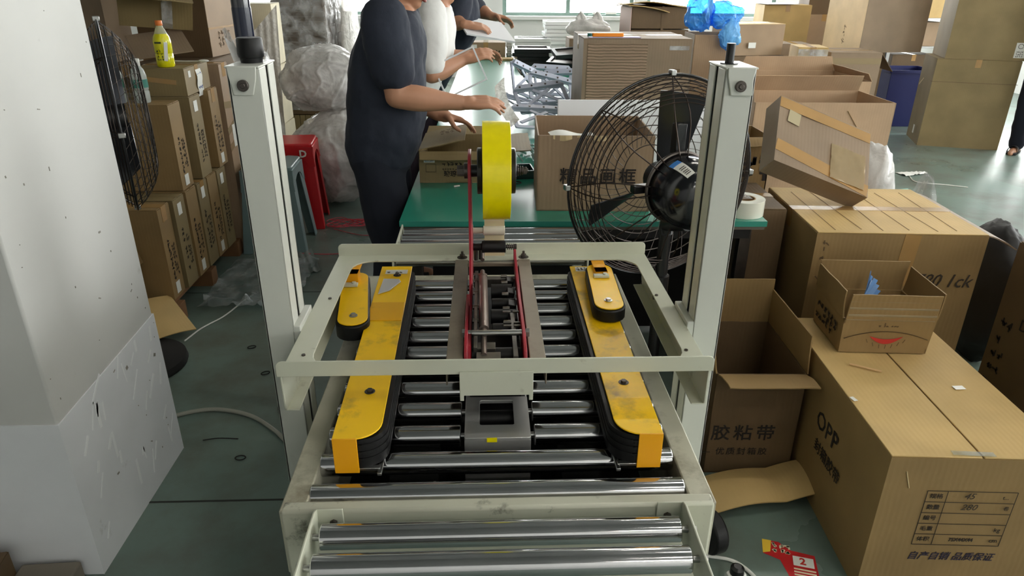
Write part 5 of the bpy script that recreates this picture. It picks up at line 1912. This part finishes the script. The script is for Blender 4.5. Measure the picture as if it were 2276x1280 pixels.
carton_front('dark brown carton on top of the torn edge carton', (3.58, 8.16), (3.98, 8.13), .33, .30, 1.1055, m=K_DARK, dent=.006)
c = carton_front('narrow grey carton with a white sticker below the tall leaning carton', (2.82, 6.9), (3.10, 6.87), .3, .90, 0, m=K_GREY, dent=.006)
MB().box((.02, -.1512, .80), (.06, .001, .12)).build('label_sticker', PAPER, c)
c = carton_front('carton with a bright crumpled tape top at the foot of the tall carton', (2.66, 6.12), (2.90, 6.08), .3, .94, 0, m=K_TAN, dent=.006)
MB().sheet(lambda u, v: (-.12 + .24 * u, -.1525 - .01 * abs(noise.noise(V((u * 5, v * 4, 9)))), .80 + .13 * v), 14, 8, .0006).build('clear_tape', WRAP, c)
c = carton_front('brown carton with one open side flap beside the blue bin', (2.97, 6.16), (3.40, 6.13), .45, .895, 0, m=K_GREY, top='closed', dent=.006, seam='x')
MB().box((.0, -.2262, .83), (.43, .001, .05)).build('tape', CTAPE, c)
flap_mesh('r', .43, .45, .895, 225, .22, 0, .35).build('flap', K_DARK, c)
c = carton('very tall wide carton with a pale left side standing on a lower carton', 3.86, 7.22, .827, .13, .66, .62, .84, K_GREY, dent=.004)
MB().box((-.3312, 0, .42), (.001, .615, .835)).build('lit_side_tone', kraft('kraft_lit_side', (212, 184, 142)), c)  # paler kraft over the left face paints it as the lit side
mb = MB()
marks(mb, (-.3322, .0, .06), (0, -1, 0), (0, 0, 1), 1, 3, .05, .06, random.Random(5), .12)
mb.build('printing', INKB, c)
carton('low narrow carton under the very tall pale sided carton', 3.64, 7.22, 0, .13, .40, .60, .82, K_DARK, dent=.004)
t = thing('plastic_bin', 'dark blue plastic bin on the floor before the rack', 'bin', (4.56, 7.72, 0), -.05)
shell(.46, .40, .58, 'open', 0, 2, .05).build('body', mat('blue_bin', (24, 34, 96), rough=.45), t, bev=.004)
MB().ringplate(rrect(-.255, .255, -.22, .22, .02, 3), rrect(-.235, .235, -.20, .20, .02, 3), .56, .59).build('rim', mat('blue_bin', (24, 34, 96)), t)
# metal rack
t = thing('storage_rack', 'steel storage rack with loaded shelves behind the stacked right cartons', 'rack', (4.95, 8.45, 0), 0)
for xx in (-.35, .55):
    for yy in (-.25, .25):
        MB().span(xx - .02, xx + .02, yy - .02, yy + .02, 0, 2.0).build('post', STEEL, t, bev=.002)
for z in (.25, .75, 1.05, 1.60):
    MB().span(-.36, .56, -.26, .26, z, z + .02).build('shelf', STEEL, t, bev=.002)
for i in range(2):
    carton('beige carton with black curves on the rack shelf, %s one' % ('left', 'right')[i], 4.80 + i * .34, 8.45, 1.0705, .02, .32, .40, .40, K_TAN, dent=.003, group='cartons on the rack')
c = carton('brown carton with hexagon print on the lower rack shelf', 4.98, 8.45, .7705, .02, .40, .40, .25, K_PINK, dent=.003)
carton('dark carton on the bottom rack shelf', 4.95, 8.45, .2705, 0, .5, .4, .4, K_DARK, dent=.003)
t = thing('black_crate', 'black equipment crate on the rack edge beside the very tall carton', 'crate', (4.38, 8.30, 0), 0)
MB().box((0, 0, .45), (.28, .4, .90)).build('body', BLACK, t, bev=.01)
MB().box((.04, -.2012, .62), (.10, .001, .09)).build('label_sticker', PAPER, t)
MB().box((.02, -.2012, .80), (.06, .001, .02)).build('white_print', PAPER, t)
# right stack
c = carton_front('large brown carton on the floor at the far right, under another carton', (4.20, 6.62), (4.845, 6.39), .52, .80, 0, m=K_OLIVE, dent=.008)
MB().box((0, -.2612, .60), (.71, .0008, .004)).build('crease', K_DARK, c)
MB().box((-.3585, -.05, .12), (.001, .05, .08)).build('label_sticker', PAPER, c)
MB().box((-.3590, .08, .56), (.0016, .16, .012), (-.5, 0, 0)).build('torn_edge', K_EDGE, c)
c = carton_front('large brown carton with a white sticker, stacked at the far right', (4.26, 6.61), (4.87, 6.39), .52, .72, .8055, m=K_OLIVE, dent=.008)
MB().box((.26, -.2612, .09), (.085, .001, .13)).build('label_sticker', PAPER, c)
mb = MB()
marks(mb, (.23, -.2618, .03), (1, 0, 0), (0, 0, 1), 4, 3, .014, .018, random.Random(5), .2)
mb.tube([(.255 + .02 * math.cos(a * .5), -.262, .125 + .02 * math.sin(a * .5)) for a in range(13)], .002, 4)
mb.build('sticker_printing', INK, c)
t = thing('plastic_strip', 'pale turquoise plastic strip lying on the floor at the right', 'plastic', (2.97, 5.05, 0), -.06)
MB().sheet(lambda u, v: ((u - .5) * .55, (v - .5) * (.03 + .10 * u), .004 + .006 * math.sin(u * 7)), 10, 3, .001).build('strip', mat('turquoise_pale', (176, 226, 214), rough=.35), t)
t = thing('paper_scrap', 'white scrap of torn paper with string on the floor at the right', 'paper', (3.55, 5.55, 0), .2)
MB().sheet(lambda u, v: ((u - .5) * .24, (v - .5) * .12 * (1 - .6 * u), .006 + .02 * abs(noise.noise(V((u * 6, v * 4, 2))))), 12, 6, .001).build('scrap', PAPER, t)
MB().tube(spline([(-.08, -.05, .004), (-.16, -.22, .004), (.0, -.34, .004), (.12, -.44, .004)], 6), .004, 6).build('string', PAPER, t)

# ================================================================== PEOPLE
def limb(mb, pts, rad, n=16, steps=5, flat=1.0, up=None):
    """smooth tapered limb with rounded ends"""
    k = [V((p[0], p[1], p[2])) for p in pts]
    P_ = spline(k, steps)
    R_ = []
    m_ = len(rad)
    for i in range(len(P_)):
        t = i / (len(P_) - 1) * (m_ - 1)
        a = min(int(t), m_ - 2)
        f = t - a
        f = f * f * (3 - 2 * f)
        R_.append(rad[a] * (1 - f) + rad[a + 1] * f)
    d0 = (P_[0] - P_[1]).normalized()
    d1 = (P_[-1] - P_[-2]).normalized()
    head = [(P_[0] + d0 * R_[0] * q, R_[0] * math.sqrt(max(0.02, 1 - q * q))) for q in (.98, .8, .5)]
    tail = [(P_[-1] + d1 * R_[-1] * q, R_[-1] * math.sqrt(max(0.02, 1 - q * q))) for q in (.5, .8, .98)]
    pts2 = [h[0] for h in head] + P_ + [h[0] for h in tail]
    rs = [h[1] for h in head] + R_ + [h[1] for h in tail]
    return mb.tube(pts2, rs, n, flat=flat, up=up)

def trunk(mb, rings, fwd, n=28):
    """rings: (x,y,z, half width, half depth)"""
    f = V((fwd[0], fwd[1], 0)).normalized()
    l = V((-f.y, f.x, 0))
    pts = []
    m_ = len(rings)
    vs = []
    cr = []
    for i in range((m_ - 1) * 4 + 1):
        t = i / 4
        a = min(int(t), m_ - 2)
        q = t - a
        g = lambda j, c: rings[max(0, min(m_ - 1, j))][c]
        row = []
        for c in range(5):
            p0, p1, p2, p3 = g(a - 1, c), g(a, c), g(a + 1, c), g(a + 2, c)
            row.append(.5 * (2 * p1 + (p2 - p0) * q + (2 * p0 - 5 * p1 + 4 * p2 - p3) * q * q + (3 * p1 - p0 - 3 * p2 + p3) * q ** 3))
        cr.append(row)
    for x, y, z, a, b in cr:
        for k in range(n):
            an = 2 * PI * k / n
            ca, sa = math.cos(an), math.sin(an)
            e = .80                                     # slightly squared section
            ca2 = math.copysign(abs(ca) ** e, ca)
            sa2 = math.copysign(abs(sa) ** e, sa)
            vs.append(V((x, y, z)) + l * ca2 * a + f * sa2 * b)
    fs = []
    for i in range(len(cr) - 1):
        for k in range(n):
            j = (k + 1) % n
            fs.append((i * n + k, i * n + j, (i + 1) * n + j, (i + 1) * n + k))
    fs += [tuple(range(n))[::-1], tuple(range((len(cr) - 1) * n, len(cr) * n))]
    return mb.add(vs, fs, True)

def hand(mb, w, tip_dir, palm_n, thumb_sgn, curl=.5, s=1.0):
    """palm, five bent fingers of different lengths, thumb from the side of the palm near its base"""
    w = V(w)
    d = V(tip_dir).normalized()
    nrm = V(palm_n)
    nrm = (nrm - d * nrm.dot(d)).normalized()
    side = d.cross(nrm).normalized() * thumb_sgn            # towards the thumb
    L = .088 * s
    for k, o in enumerate((-.030, -.010, .010, .028)):
        limb(mb, [w + side * o * .55 * s, w + d * L * .5 + side * o * .9 * s, w + d * L * .98 + side * o * s], [.0155 * s, .0150 * s, .0120 * s], 10, 4)
    lens = (.060, .074, .080, .072)
    for k, o in enumerate((-.031, -.0105, .0105, .030)):
        c = curl * (1.15 - .12 * k)
        p = w + d * L * .93 + side * o * s
        q = d.copy()
        pts = [p]
        for j, fr_ in enumerate((.46, .31, .23)):
            a = c * (.55 + .35 * j)
            q = (d * math.cos(a + (.3 * c if j else 0)) + nrm * math.sin(a + (.3 * c if j else 0)) + side * o * 1.5).normalized()
            p = p + q * lens[k] * fr_ * s
            pts.append(p)
        limb(mb, pts, [.0092 * s, .0085 * s, .0078 * s, .0066 * s], 10, 4)
    b = w + d * .022 * s + side * .026 * s
    limb(mb, [b - side * .008, b + side * .022 * s + d * .024 * s + nrm * .012 * s, b + side * .030 * s + d * .050 * s + nrm * .024 * s * (1 + curl),
              b + side * .028 * s + d * .074 * s + nrm * .030 * s * (1 + curl)], [.016 * s, .0125 * s, .0105 * s, .0082 * s], 10, 4)

def head_parts(t, body, hair, C, fwd, tilt=.25, long_hair=False):
    """C: head centre; tilt: nod forward"""
    f0 = V((fwd[0], fwd[1], 0)).normalized()
    l = V((-f0.y, f0.x, 0))
    f = (f0 * math.cos(tilt) - V((0, 0, 1)) * math.sin(tilt))
    u = l.cross(f) * -1
    if u.z < 0:
        u = -u
    C = V(C)
    R = Matrix((f, l, u)).transposed()
    at = lambda a, b, c: C + f * a + l * b + u * c
    body.ball(at(-.012, 0, .028), (.098, .076, .092), 24, 18, R)
    body.ball(at(.012, 0, -.035), (.072, .060, .082), 20, 14, R)
    body.ball(at(.045, 0, -.092), (.032, .030, .026), 14, 10, R)
    for s_ in (-1, 1):
        body.ball(at(.052, s_ * .036, -.022), (.028, .026, .026), 12, 8, R)
        body.ball(at(-.008, s_ * .078, -.010), (.018, .010, .032), 12, 8, R)
        body.ball(at(.078, s_ * .030, .026), (.014, .026, .008), 10, 8, R)
    limb(body, [at(.082, 0, .012), at(.097, 0, -.018), at(.094, 0, -.032)], [.010, .013, .012], 10, 4)
    for s_ in (-1, 1):
        body.ball(at(.088, s_ * .012, -.033), (.010, .009, .008), 10, 8, R)
    q = MB()
    q.ball(at(.083, 0, -.062), (.009, .024, .006), 14, 8, R)
    q.ball(at(.081, 0, -.071), (.009, .020, .006), 14, 8, R)
    q.build('lips', LIP, t, world=True)
    for s_ in (-1, 1):
        q = MB().ball(at(.072, s_ * .031, .004), (.013, .014, .010), 14, 10, R)
        e = q.build('eye', EYE, t, world=True)
        q = MB().ball(at(.083, s_ * .031, .002), (.004, .006, .006), 10, 8, R)
        q.build('pupil', BLACK, t, world=True)
    q = MB()
    q.ball(at(-.026, 0, .046), (.098, .086, .088), 24, 16, R)
    q.ball(at(-.055, 0, -.005), (.066, .080, .085), 20, 14, R)
    q.ball(at(.030, 0, .092), (.055, .064, .032), 16, 10, R)
    if long_hair:
        limb(q, [at(-.09, 0, .02), at(-.12, 0, -.06), at(-.115, 0, -.16)], [.045, .04, .018], 14, 5)
    q.build('hair', hair, t, world=True, remesh=.007, smooth_it=3)

def person(label, loc, fwd, torso, neck, headc, tilt, arms, legs, shirt_mat, sleeve_f, trouser_mat, shirt_rings, hem_z, shoe_mat, long_hair=False, group=None, parts=True):
    t = thing('person', label, 'person', loc, 0)
    b = MB()
    trunk(b, torso, fwd)
    limb(b, neck, [.060, .052, .050], 16, 4)
    f = V((fwd[0], fwd[1], 0)).normalized()
    for a in arms:
        sh, el, wr = [V(p) for p in a['j']]
        m1 = sh.lerp(el, .45)
        limb(b, [sh, m1, el], [.054, .050, .043], 14, 5)
        limb(b, [el, el.lerp(wr, .30), wr], [.044, .047, .029], 14, 5)
        d = V(a['dir']).normalized()
        limb(b, [wr - d * .01, wr + d * .03], [.025, .027], 12, 3)
        hand(b, wr + d * .012, d, a['palm'], a['th'], a.get('curl', .5))
    for hp, kn, an in legs:
        limb(b, [hp, V(hp).lerp(V(kn), .5), kn, V(kn).lerp(V(an), .35), an], [.082, .076, .056, .056, .038], 14, 5)
        limb(b, [V(an) + f * -.03 + V((0, 0, -.045)), V(an) + f * .07 + V((0, 0, -.05)), V(an) + f * .16 + V((0, 0, -.06))], [.036, .034, .022], 12, 4)
    head_parts(t, b, HAIR, headc, fwd, tilt, long_hair)
    b.build('body', SKIN, t, world=True, remesh=.0055, smooth_it=4)
    s_ = MB()
    trunk(s_, shirt_rings, fwd)
    for a in arms:
        sh, el, wr = [V(p) for p in a['j']]
        e = sh.lerp(el, sleeve_f)
        up = V((0, 0, .012))
        limb(s_, [sh - (el - sh).normalized() * .02 + up, sh.lerp(e, .5), e], [a.get('sr', .080), a.get('sr', .080) * .98, a.get('sr', .080) * .86], 18, 5)
    so = s_.build('shirt', shirt_mat, t, world=True, remesh=.010, smooth_it=3)
    tx = bpy.data.textures.get('folds') or bpy.data.textures.new('folds', 'CLOUDS')
    tx.noise_scale = .11
    dm = so.modifiers.new('folds', 'DISPLACE')
    dm.texture = tx
    dm.strength = .022
    dm.mid_level = .5
    q = MB()
    pr = [r for r in torso if r[2] <= hem_z + .08]
    trunk(q, [(r[0], r[1], r[2], r[3] + .014, r[4] + .014) for r in pr], fwd)
    for hp, kn, an in legs:
        a2 = V(an) + V((0, 0, .01))
        limb(q, [hp, V(hp).lerp(V(kn), .5), kn, V(kn).lerp(a2, .5), a2], [.102, .096, .078, .072, .066], 16, 5)
    po = q.build('trousers', trouser_mat, t, world=True, remesh=.011, smooth_it=3)
    dm = po.modifiers.new('folds', 'DISPLACE')
    dm.texture = tx
    dm.strength = .018
    for hp, kn, an in legs:
        q = MB()
        g = V(an)
        q.prism(stadium(V((0, 0, 0)), (.175, 0), .036, .042), 'z', 0, .022)
        ang = math.atan2(f.y, f.x)
        Rz = Matrix.Rotation(ang, 3, 'Z')
        q.v = [Rz @ (p - V((.055, 0, 0))) + V((g.x, g.y, 0)) for p in q.v]
        so_ = q.build('shoe', shoe_mat, t, world=True, bev=.004)
        q = MB()
        def strap(u, v):
            a = PI * u
            p = Rz @ V((.055 + .035 * v, .046 * math.cos(a), .012 + .062 * math.sin(a)))
            return p + V((g.x, g.y, 0))
        q.sheet(strap, 14, 3, .003)
        s2 = q.build('strap', shoe_mat, so_)
        s2.data.transform(t.matrix_basis.inverted())
    return t

# --- worker in navy, right hand over the open carton
X0, Y0 = -.412, 2.78
person('person in dark navy shirt and trousers packing the open carton with both hands', (X0, Y0, 0), (1, 0),
       [(X0 + .005, Y0, .80, .155, .110), (X0 + .01, Y0, .90, .165, .125), (X0 + .02, Y0, 1.02, .160, .118), (X0 + .035, Y0, 1.16, .175, .115), (X0 + .06, Y0, 1.27, .180, .105), (X0 + .085, Y0, 1.345, .13, .085), (X0 + .095, Y0, 1.385, .07, .06)],
       [(X0 + .09, Y0, 1.36), (X0 + .115, Y0, 1.40), (X0 + .145, Y0, 1.45)], (X0 + .155, Y0 - .01, 1.502), .42,
       [dict(j=[(X0 + .075, Y0 - .185, 1.305), (X0 + .105, Y0 - .215, 1.095), (-.082, 2.60, 1.066)], dir=(1, .06, .03), palm=(.1, .35, -1), th=1, curl=.55, sr=.088),
        dict(j=[(X0 + .075, Y0 + .185, 1.305), (X0 + .045, Y0 + .20, 1.06), (-.185, 2.93, .965)], dir=(1, -.15, -.22), palm=(.2, -.3, -1), th=-1, curl=.5, sr=.088)],
       [((X0, Y0 - .085, .84), (X0 + .035, Y0 - .09, .45), (X0 - .03, Y0 - .10, .075)), ((X0, Y0 + .085, .84), (X0 + .035, Y0 + .09, .45), (X0 - .03, Y0 + .10, .075))],
       NAVY, .60, NAVY2,
       [(X0 + .005, Y0, .80, .172, .120), (X0 + .020, Y0, .90, .188, .146), (X0 + .040, Y0, 1.02, .186, .150), (X0 + .050, Y0, 1.16, .196, .140), (X0 + .070, Y0, 1.27, .200, .125), (X0 + .085, Y0, 1.345, .150, .100), (X0 + .095, Y0, 1.375, .085, .075)],
       .84, BLACKM)
t = thing('tape_strip', 'pale strip of clear film in the fingers of the person in navy', 'tape', (.06, 2.64, 1.02))
MB().sheet(lambda u, v: (-.018 + .035 * u + .07 * v * v, .01 * u + .25 * v, .10 - .20 * v + .03 * u), 4, 10, .0008).build('strip', film('film_white', (238, 236, 230), .15, .5), t)

# --- worker in white T-shirt
X1, Y1 = -.30, 3.62
person('person in white T-shirt holding a thin frame over the green table', (X1, Y1, 0), (1, 0),
       [(X1 - .13, Y1, .78, .15, .105), (X1 - .11, Y1, .88, .155, .115), (X1 - .05, Y1, 1.0, .145, .105), (X1 + .03, Y1, 1.14, .16, .11), (X1 + .05, Y1, 1.25, .165, .10), (X1 + .07, Y1, 1.32, .12, .08), (X1 + .08, Y1, 1.36, .065, .055)],
       [(X1 + .08, Y1, 1.34), (X1 + .10, Y1, 1.39), (X1 + .12, Y1, 1.44)], (X1 + .13, Y1, 1.49), .40,
       [dict(j=[(X1 + .065, Y1 - .17, 1.29), (X1 + .06, Y1 - .22, 1.065), (-.10, 3.50, 1.115)], dir=(1, .1, .35), palm=(.2, .6, -.9), th=1, curl=.7, sr=.074),
        dict(j=[(X1 + .065, Y1 + .17, 1.29), (X1 + .10, Y1 + .20, 1.08), (-.05, 3.68, 1.12)], dir=(1, -.3, .1), palm=(.0, -.6, -.8), th=-1, curl=.7, sr=.085)],
       [((X1 - .13, Y1 - .08, .80), (X1 - .11, Y1 - .09, .44), (X1 - .16, Y1 - .10, .075)), ((X1 - .13, Y1 + .08, .80), (X1 - .11, Y1 + .09, .44), (X1 - .16, Y1 + .10, .075))],
       WHITECL, .82, PLUM,
       [(X1 - .11, Y1, .82, .175, .130), (X1 - .07, Y1, .92, .172, .130), (X1 - .02, Y1, 1.03, .165, .125), (X1 + .03, Y1, 1.14, .178, .125), (X1 + .05, Y1, 1.25, .182, .115), (X1 + .07, Y1, 1.32, .135, .09), (X1 + .08, Y1, 1.35, .075, .065)],
       .86, BLACKM, True)
t = thing('picture_frame', 'thin clear edged frame held up by the person in white', 'picture frame', (0, 0, 0))
place_axes(t, (-.046, 3.40, 1.19), (.908, 0, .42), (.35, -.82, .45))
MB().ringplate(rrect(-.21, 0, -.165, 0, .002, 1), rrect(-.203, -.007, -.158, -.007, .002, 1), 0, .006).build('moulding', WHITEP, t)

# --- worker in dark shirt with the white panel
X2, Y2 = -.17, 4.62
person('person in dark blue shirt holding a white panel above the table, farthest worker', (X2, Y2, 0), (1, 0),
       [(X2 - .23, Y2, .78, .15, .105), (X2 - .20, Y2, .88, .155, .115), (X2 - .12, Y2, 1.0, .15, .105), (X2 + .01, Y2, 1.16, .17, .11), (X2 + .03, Y2, 1.28, .175, .10), (X2 + .05, Y2, 1.35, .12, .08), (X2 + .06, Y2, 1.39, .065, .055)],
       [(X2 + .06, Y2, 1.37), (X2 + .08, Y2, 1.42), (X2 + .10, Y2, 1.47)], (X2 + .11, Y2, 1.52), .40,
       [dict(j=[(X2 + .03, Y2 - .18, 1.31), (X2 + .0, Y2 - .22, 1.235), (-.105, 4.30, 1.225)], dir=(1, .15, -.10), palm=(.1, .3, -1), th=1, curl=.55, sr=.080),
        dict(j=[(X2 + .06, Y2 + .18, 1.31), (X2 + .16, Y2 + .20, 1.27), (.05, 4.70, 1.25)], dir=(.9, -.25, -.15), palm=(.0, -.4, -.9), th=-1, curl=.6, sr=.080)],
       [((X2 - .23, Y2 - .08, .80), (X2 - .20, Y2 - .09, .44), (X2 - .25, Y2 - .10, .075)), ((X2 - .23, Y2 + .08, .80), (X2 - .20, Y2 + .09, .44), (X2 - .25, Y2 + .10, .075))],
       NAVY, .70, PLUM,
       [(X2 - .20, Y2, .82, .175, .130), (X2 - .14, Y2, .93, .17, .128), (X2 - .06, Y2, 1.04, .168, .125), (X2 + .015, Y2, 1.16, .186, .125), (X2 + .035, Y2, 1.28, .19, .115), (X2 + .05, Y2, 1.35, .135, .09), (X2 + .06, Y2, 1.38, .075, .065)],
       .86, BLACKM)
t = thing('foam_board', 'white panel held above the table by the farthest worker', 'board', (.01, 4.40, 1.198), rot=(.30, .17, .32))
MB().box((0, 0, 0), (.30, .30, .010)).build('panel', WHITEP, t, bev=.001)

# --- worker at the far right, only the legs in the frame
X3, Y3 = 5.00, 6.20
person('person in dark trousers and sandals standing at the far right edge', (X3, Y3, 0), (-.75, -.66),
       [(X3, Y3, .80, .155, .110), (X3, Y3, .90, .16, .118), (X3, Y3, 1.02, .150, .11), (X3, Y3, 1.16, .17, .115), (X3, Y3, 1.30, .18, .105), (X3, Y3, 1.38, .13, .085), (X3, Y3, 1.42, .07, .06)],
       [(X3, Y3, 1.40), (X3 - .01, Y3 - .01, 1.45), (X3 - .02, Y3 - .02, 1.50)], (X3 - .03, Y3 - .03, 1.56), .1,
       [dict(j=[(X3 - .11, Y3 + .11, 1.34), (X3 - .10, Y3 + .09, 1.08), (X3 - .14, Y3 - .06, .90)], dir=(-.1, -.05, -1), palm=(1, -.8, 0), th=1, curl=.4),
        dict(j=[(X3 + .12, Y3 - .14, 1.34), (X3 + .17, Y3 - .17, 1.08), (X3 + .14, Y3 - .22, .86)], dir=(-.1, -.05, -1), palm=(-1, .8, 0), th=-1, curl=.4)],
       [((X3 - .06, Y3 + .07, .84), (X3 - .08, Y3 + .08, .45), (X3 - .05, Y3 + .10, .075)), ((X3 + .06, Y3 - .07, .84), (X3 + .02, Y3 - .14, .45), (X3 + .02, Y3 - .16, .075))],
       NAVY, .60, NAVY2,
       [(X3, Y3, .80, .178, .130), (X3, Y3, .90, .182, .140), (X3, Y3, 1.02, .172, .132), (X3, Y3, 1.16, .192, .138), (X3, Y3, 1.30, .198, .125), (X3, Y3, 1.38, .15, .10), (X3, Y3, 1.41, .085, .075)],
       .84, BLACKM)

# a thing that is one single piece becomes that piece itself
for o in [o for o in SC.objects if o.type == 'EMPTY' and 'category' in o]:
    ch = list(o.children)
    if len(ch) == 1 and not ch[0].children:
        c = ch[0]
        mw = o.matrix_basis @ c.matrix_basis
        c.parent = None
        c.matrix_basis = mw
        for k in ('label', 'category', 'group', 'kind'):
            if k in o:
                c[k] = o[k]
        nm = o.name
        bpy.data.objects.remove(o)
        c.name = nm
